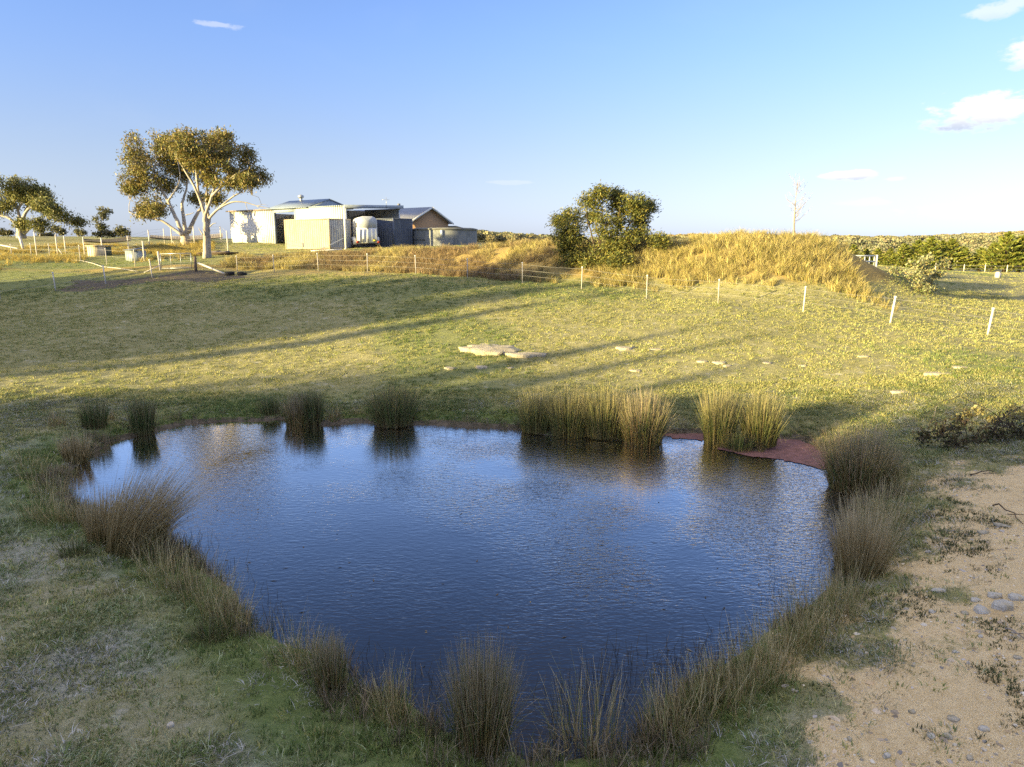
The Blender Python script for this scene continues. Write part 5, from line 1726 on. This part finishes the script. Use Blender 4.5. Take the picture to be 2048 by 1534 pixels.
for chain in [[0, 1, 2], [3, 4, 5, 7, 8], [6, 5], [9, 10, 11, 12], [12, 13]]:
    for f in np.linspace(.15, .97, 6):
        m = MB()
        for i, j in zip(chain[:-1], chain[1:]):
            m.tube([np.array(PEN[i]) - b0 + [0, 0, PH[i] * f], np.array(PEN[j]) - b0 + [0, 0, PH[j] * f]], .007, 3, False)
        part(m, 'wire', WIREM, pen)


def netting(name, label, corners, nu, nv, sag, m_, rad, seed):
    """sagging knotted net: real strands between corner points"""
    r_ = np.random.default_rng(seed)
    c00, c10, c11, c01 = [np.array(c) for c in corners]
    def P(u, v):
        p = c00 * (1 - u) * (1 - v) + c10 * u * (1 - v) + c11 * u * v + c01 * (1 - u) * v
        return p - np.array([0, 0, sag * (4 * u * (1 - u) * .5 + 4 * v * (1 - v) * .5)])
    m = MB()
    for i in range(nu + 1):
        m.tube([P(i / nu, v) for v in np.linspace(0, 1, 9)], rad, 3, False)
    for j in range(nv + 1):
        m.tube([P(u, j / nv) for u in np.linspace(0, 1, 9)], rad, 3, False)
    return tag(m.build(name, m_), label, 'netting')


NETM = mat('net_strands', (.34, .30, .27), .8)
netting('shade_netting', 'sagging grey bird netting stretched over the pen between the gums', [at(300, 474, 72), at(445, 474, 76), at(445, 466, 96), at(300, 470, 96)], 46, 30, .5, NETM, .018, 3)
netting('shade_netting', 'dark shade netting sagging over the pen left of the gums', [at(168, 480, 60), at(262, 480, 62), at(262, 472, 74), at(168, 478, 74)], 40, 30, .35, mat('dark_net', (.10, .09, .085), .8), .02, 4)

# small sheds in the pen
def hutch(name, label, px, py, Y, w_, d_, h_, rz, mw, mr, slope=.15):
    p = at(px, py, Y)
    t = thing(name, label, 'hutch', (p[0], p[1], hz(p[0], p[1])), rz)
    part(MB().box((-w_ / 2, 0, -.2), (w_ / 2, .05, h_)), 'front_sheet', mw, t)
    part(MB().box((-w_ / 2, .051, -.2), (-w_ / 2 + .05, d_, h_)), 'side_sheet', mw, t)
    part(MB().box((w_ / 2 - .05, .051, -.2), (w_ / 2, d_, h_)), 'side_sheet', mw, t)
    part(MB().box((-w_ / 2 + .051, d_ - .05, -.2), (w_ / 2 - .051, d_, h_)), 'back_sheet', mw, t)
    for xx in np.arange(-w_ / 2 + .2, w_ / 2 - .1, .3):
        part(MB().box((xx - .02, -.025, -.1), (xx + .02, -.002, h_ - .02)), 'rib', mw, t)
    part(MB().hexa([(-w_ / 2 - .1, -.12, h_ + .003), (w_ / 2 + .1, -.12, h_ + .003), (w_ / 2 + .1, d_ + .1, h_ + slope), (-w_ / 2 - .1, d_ + .1, h_ + slope), (-w_ / 2 - .1, -.12, h_ + .05), (w_ / 2 + .1, -.12, h_ + .05), (w_ / 2 + .1, d_ + .1, h_ + slope + .05), (-w_ / 2 - .1, d_ + .1, h_ + slope + .05)]), 'roof_sheet', mr, t)
    return t


hutch('tin_hutch', 'blue-grey corrugated tin hutch with dark lid left of the gate', 259, 519, 54.5, 1.25, 1.0, .82, R(-38), mat('tin_blue_grey', (.36, .40, .42), .5, .2, .1, 3), mat('tin_dark', (.14, .16, .19), .5, .2))
hutch('cream_hutch', 'cream box hutch in the long weeds under the dark netting', 184, 513, 58.5, 1.0, .9, .8, R(-25), mat('cream_board', (.62, .52, .36), .7, 0, .08, 3), mat('cream_lid', (.55, .47, .33), .7), .04)
hutch('green_hutch', 'dark green hutch just right of the cream one', 203, 513, 59.2, .7, .7, .75, R(-25), mat('green_board', (.11, .13, .09), .7), MATS['tin_dark'], .04)
p = at(276, 508, 56)
dr = thing('rusty_drum', 'small rusty orange drum on its side between hutch and gate', 'drum', (p[0], p[1], hz(p[0], p[1])))
part(MB().tube([(0, -.3, .28), (0, .35, .28)], .26, 16), 'drum_body', mat('rust_orange', (.34, .17, .05), .8, 0, .2, 5), dr)
part(MB().tube([(0, -.33, .28), (0, -.27, .28)], .28, 16), 'rim', mat('rust_dark', (.10, .07, .05), .8), dr)

# steel gate with its timber post and the leaning white pole
gp = at(322, 541, 47.5)
gq = at(392, 543, 47.3)
gb = np.array([gp[0], gp[1], hz(gp[0], gp[1])])
gate = thing('farm_gate', 'grey steel tube farm gate with wire mesh standing ajar by the gums', 'gate', gb)
ge = at(384, 541, 47.4) - gb
ge[2] = .05
up = np.array([0, 0, 1.0])
fr = [np.array([.05, 0, .12]), ge + [0, 0, .12], ge + [0, 0, 1.08], np.array([.05, 0, 1.08])]
for i in range(4):
    part(MB().tube([fr[i], fr[(i + 1) % 4]], .026, 7), 'tube', GALV, gate)
for f in (.33, .66):
    part(MB().tube([fr[0] + (fr[1] - fr[0]) * f, fr[3] + (fr[2] - fr[3]) * f], .016, 6), 'stay', GALV, gate)
m = MB()
for f in np.linspace(.1, .9, 7):
    m.tube([fr[0] + (fr[3] - fr[0]) * f, fr[1] + (fr[2] - fr[1]) * f], .006, 3, False)
part(m, 'wire', GALV, gate)
part(MB().tube([(-.05, 0, -.2), (-.09, 0, 1.25)], .06, 8), 'hinge_post', POST_W, gate)
gqb = np.array([gq[0], gq[1], hz(gq[0], gq[1])])
tag(MB().tube([gqb - [0, 0, .2], gqb + [0, 0, .5], gqb + [.01, 0, .98]], [.11, .10, .095], 9).build('timber_post', mat('old_timber', (.17, .13, .10), .9, 0, .2, 5, .01)), 'short thick dark timber strainer post right of the gate', 'post')
a, b = at(396, 526, 47.2), at(450, 543, 46.6)
b[2] = hz(b[0], b[1]) + .05
tag(MB().tube([a, b], .06, 8).build('leaning_pole', POST_W), 'pale pole leaning from the timber post down to the bank foot', 'pole')
a, b = at(320, 531, 47.2), at(288, 545, 46.6)
tag(MB().tube([a, b], .024, 7).build('leaning_pole', POST_W), 'thin white pole sloping down left of the gate', 'pole')
hs = [hit(px, py) + np.array([0, 0, .05]) for (px, py) in [(126, 521), (160, 522), (185, 528), (205, 535), (235, 538), (275, 545)]]
tag(MB().tube(hs, .02, 6).build('white_hose', POST_W), 'white hose lying along the grass edge below the pen', 'hose')
p = at(47, 497, 70)
tag(MB().tube([p - [0, 0, .2], p + np.array([-.25, 0, 1.2])], .12, 8).build('white_strainer_post', POST_W), 'thick white leaning post below the domed gum at left', 'post')
a, b = at(0, 490, 66), at(36, 497, 64)
tag(MB().tube([a, b], .06, 7).build('fallen_rail', POST_W), 'pale fallen rail in the weeds at the left edge', 'rail')

# two tyres
for k, (px, py) in enumerate([(460, 551), (484, 551)]):
    p = hit(px, py)
    t = tag(obj('tyre', None), 'x', 'tyre') if False else None
    V, F4 = [], []
    nu, nv = 24, 10
    for i in range(nu):
        a = 2 * math.pi * i / nu
        for j in range(nv):
            b = 2 * math.pi * j / nv
            rr = .22 + .09 * (abs(math.cos(b)) ** .6 * np.sign(math.cos(b)))
            V.append((rr * math.cos(a), rr * math.sin(a), .11 + .11 * abs(math.sin(b)) ** .6 * np.sign(math.sin(b))))
    for i in range(nu):
        for j in range(nv):
            F4.append((i * nv + j, ((i + 1) % nu) * nv + j, ((i + 1) % nu) * nv + (j + 1) % nv, i * nv + (j + 1) % nv))
    o = obj('tyre', mesh_np('tyre', V, F4, smooth=True), BLACK)
    o.location = p
    o.rotation_euler = (R(3), R(-2 + 4 * k), k)
    tag(o, ['left one of two old black tyres lying at the foot of the bank', 'right one of two old black tyres lying at the foot of the bank'][k], 'tyre', 'old tyres by the bank')

# log pile by the front gum
p0 = at(436, 508, 55.5)
for k in range(6):
    p = p0 + np.array([rt.uniform(-.9, .9), rt.uniform(-.4, .4), 0])
    p[2] = hz(p[0], p[1]) + .06 + .1 * (k % 3)
    a = rt.uniform(-.5, .5)
    L = rt.uniform(.5, 1.0)
    dv = np.array([math.cos(a), math.sin(a), rt.uniform(-.1, .15)]) * L
    tag(MB().tube([p - dv, p, p + dv], [.09, .08, .06], 7).build('fallen_log', BARK_P if k % 2 else BARK_D), 'old log in the heap beside the front gum trunk', 'log', 'logs heaped beside the front gum')

# white rail beyond the mound, and the small concrete post
wr_ = at(1706, 524, 55)
wq = at(1750, 526, 55)
zt = at(1706, 511, 55)[2]
rl = thing('white_railing', 'white two-rail slatted railing beyond the right end of the mound', 'railing', (wr_[0], wr_[1], zt - 1.0))
dv = np.array([wq[0] - wr_[0], 0, 0])
for z in (.55, .98):
    part(MB().box((-1.4, -.04, z - .05), (dv[0] + .05, .04, z + .05)), 'rail', WHITE, rl)
for k in range(9):
    xx = -1.3 + (dv[0] + 1.25) * k / 8
    part(MB().box((xx - .035, .042, .05), (xx + .035, .075, .95)), 'slat', WHITE, rl)
part(MB().box((dv[0] + .06, -.06, -.8), (dv[0] + .16, .06, 1.05)), 'post', WHITE, rl)
part(MB().box((-1.55, -.06, -.8), (-1.43, .06, 1.05)), 'post', WHITE, rl)
p = hit(1995, 556)
t_ = thing('concrete_post', 'short pale concrete post alone in the right paddock', 'post', p)
part(MB().box((-.17, -.17, -.1), (.17, .17, .42)), 'shaft', mat('concrete_pale', (.58, .54, .48), .9), t_)
part(MB().box((-.13, -.13, .422), (.13, .13, .5)), 'top_block', MATS['concrete_pale'], t_)
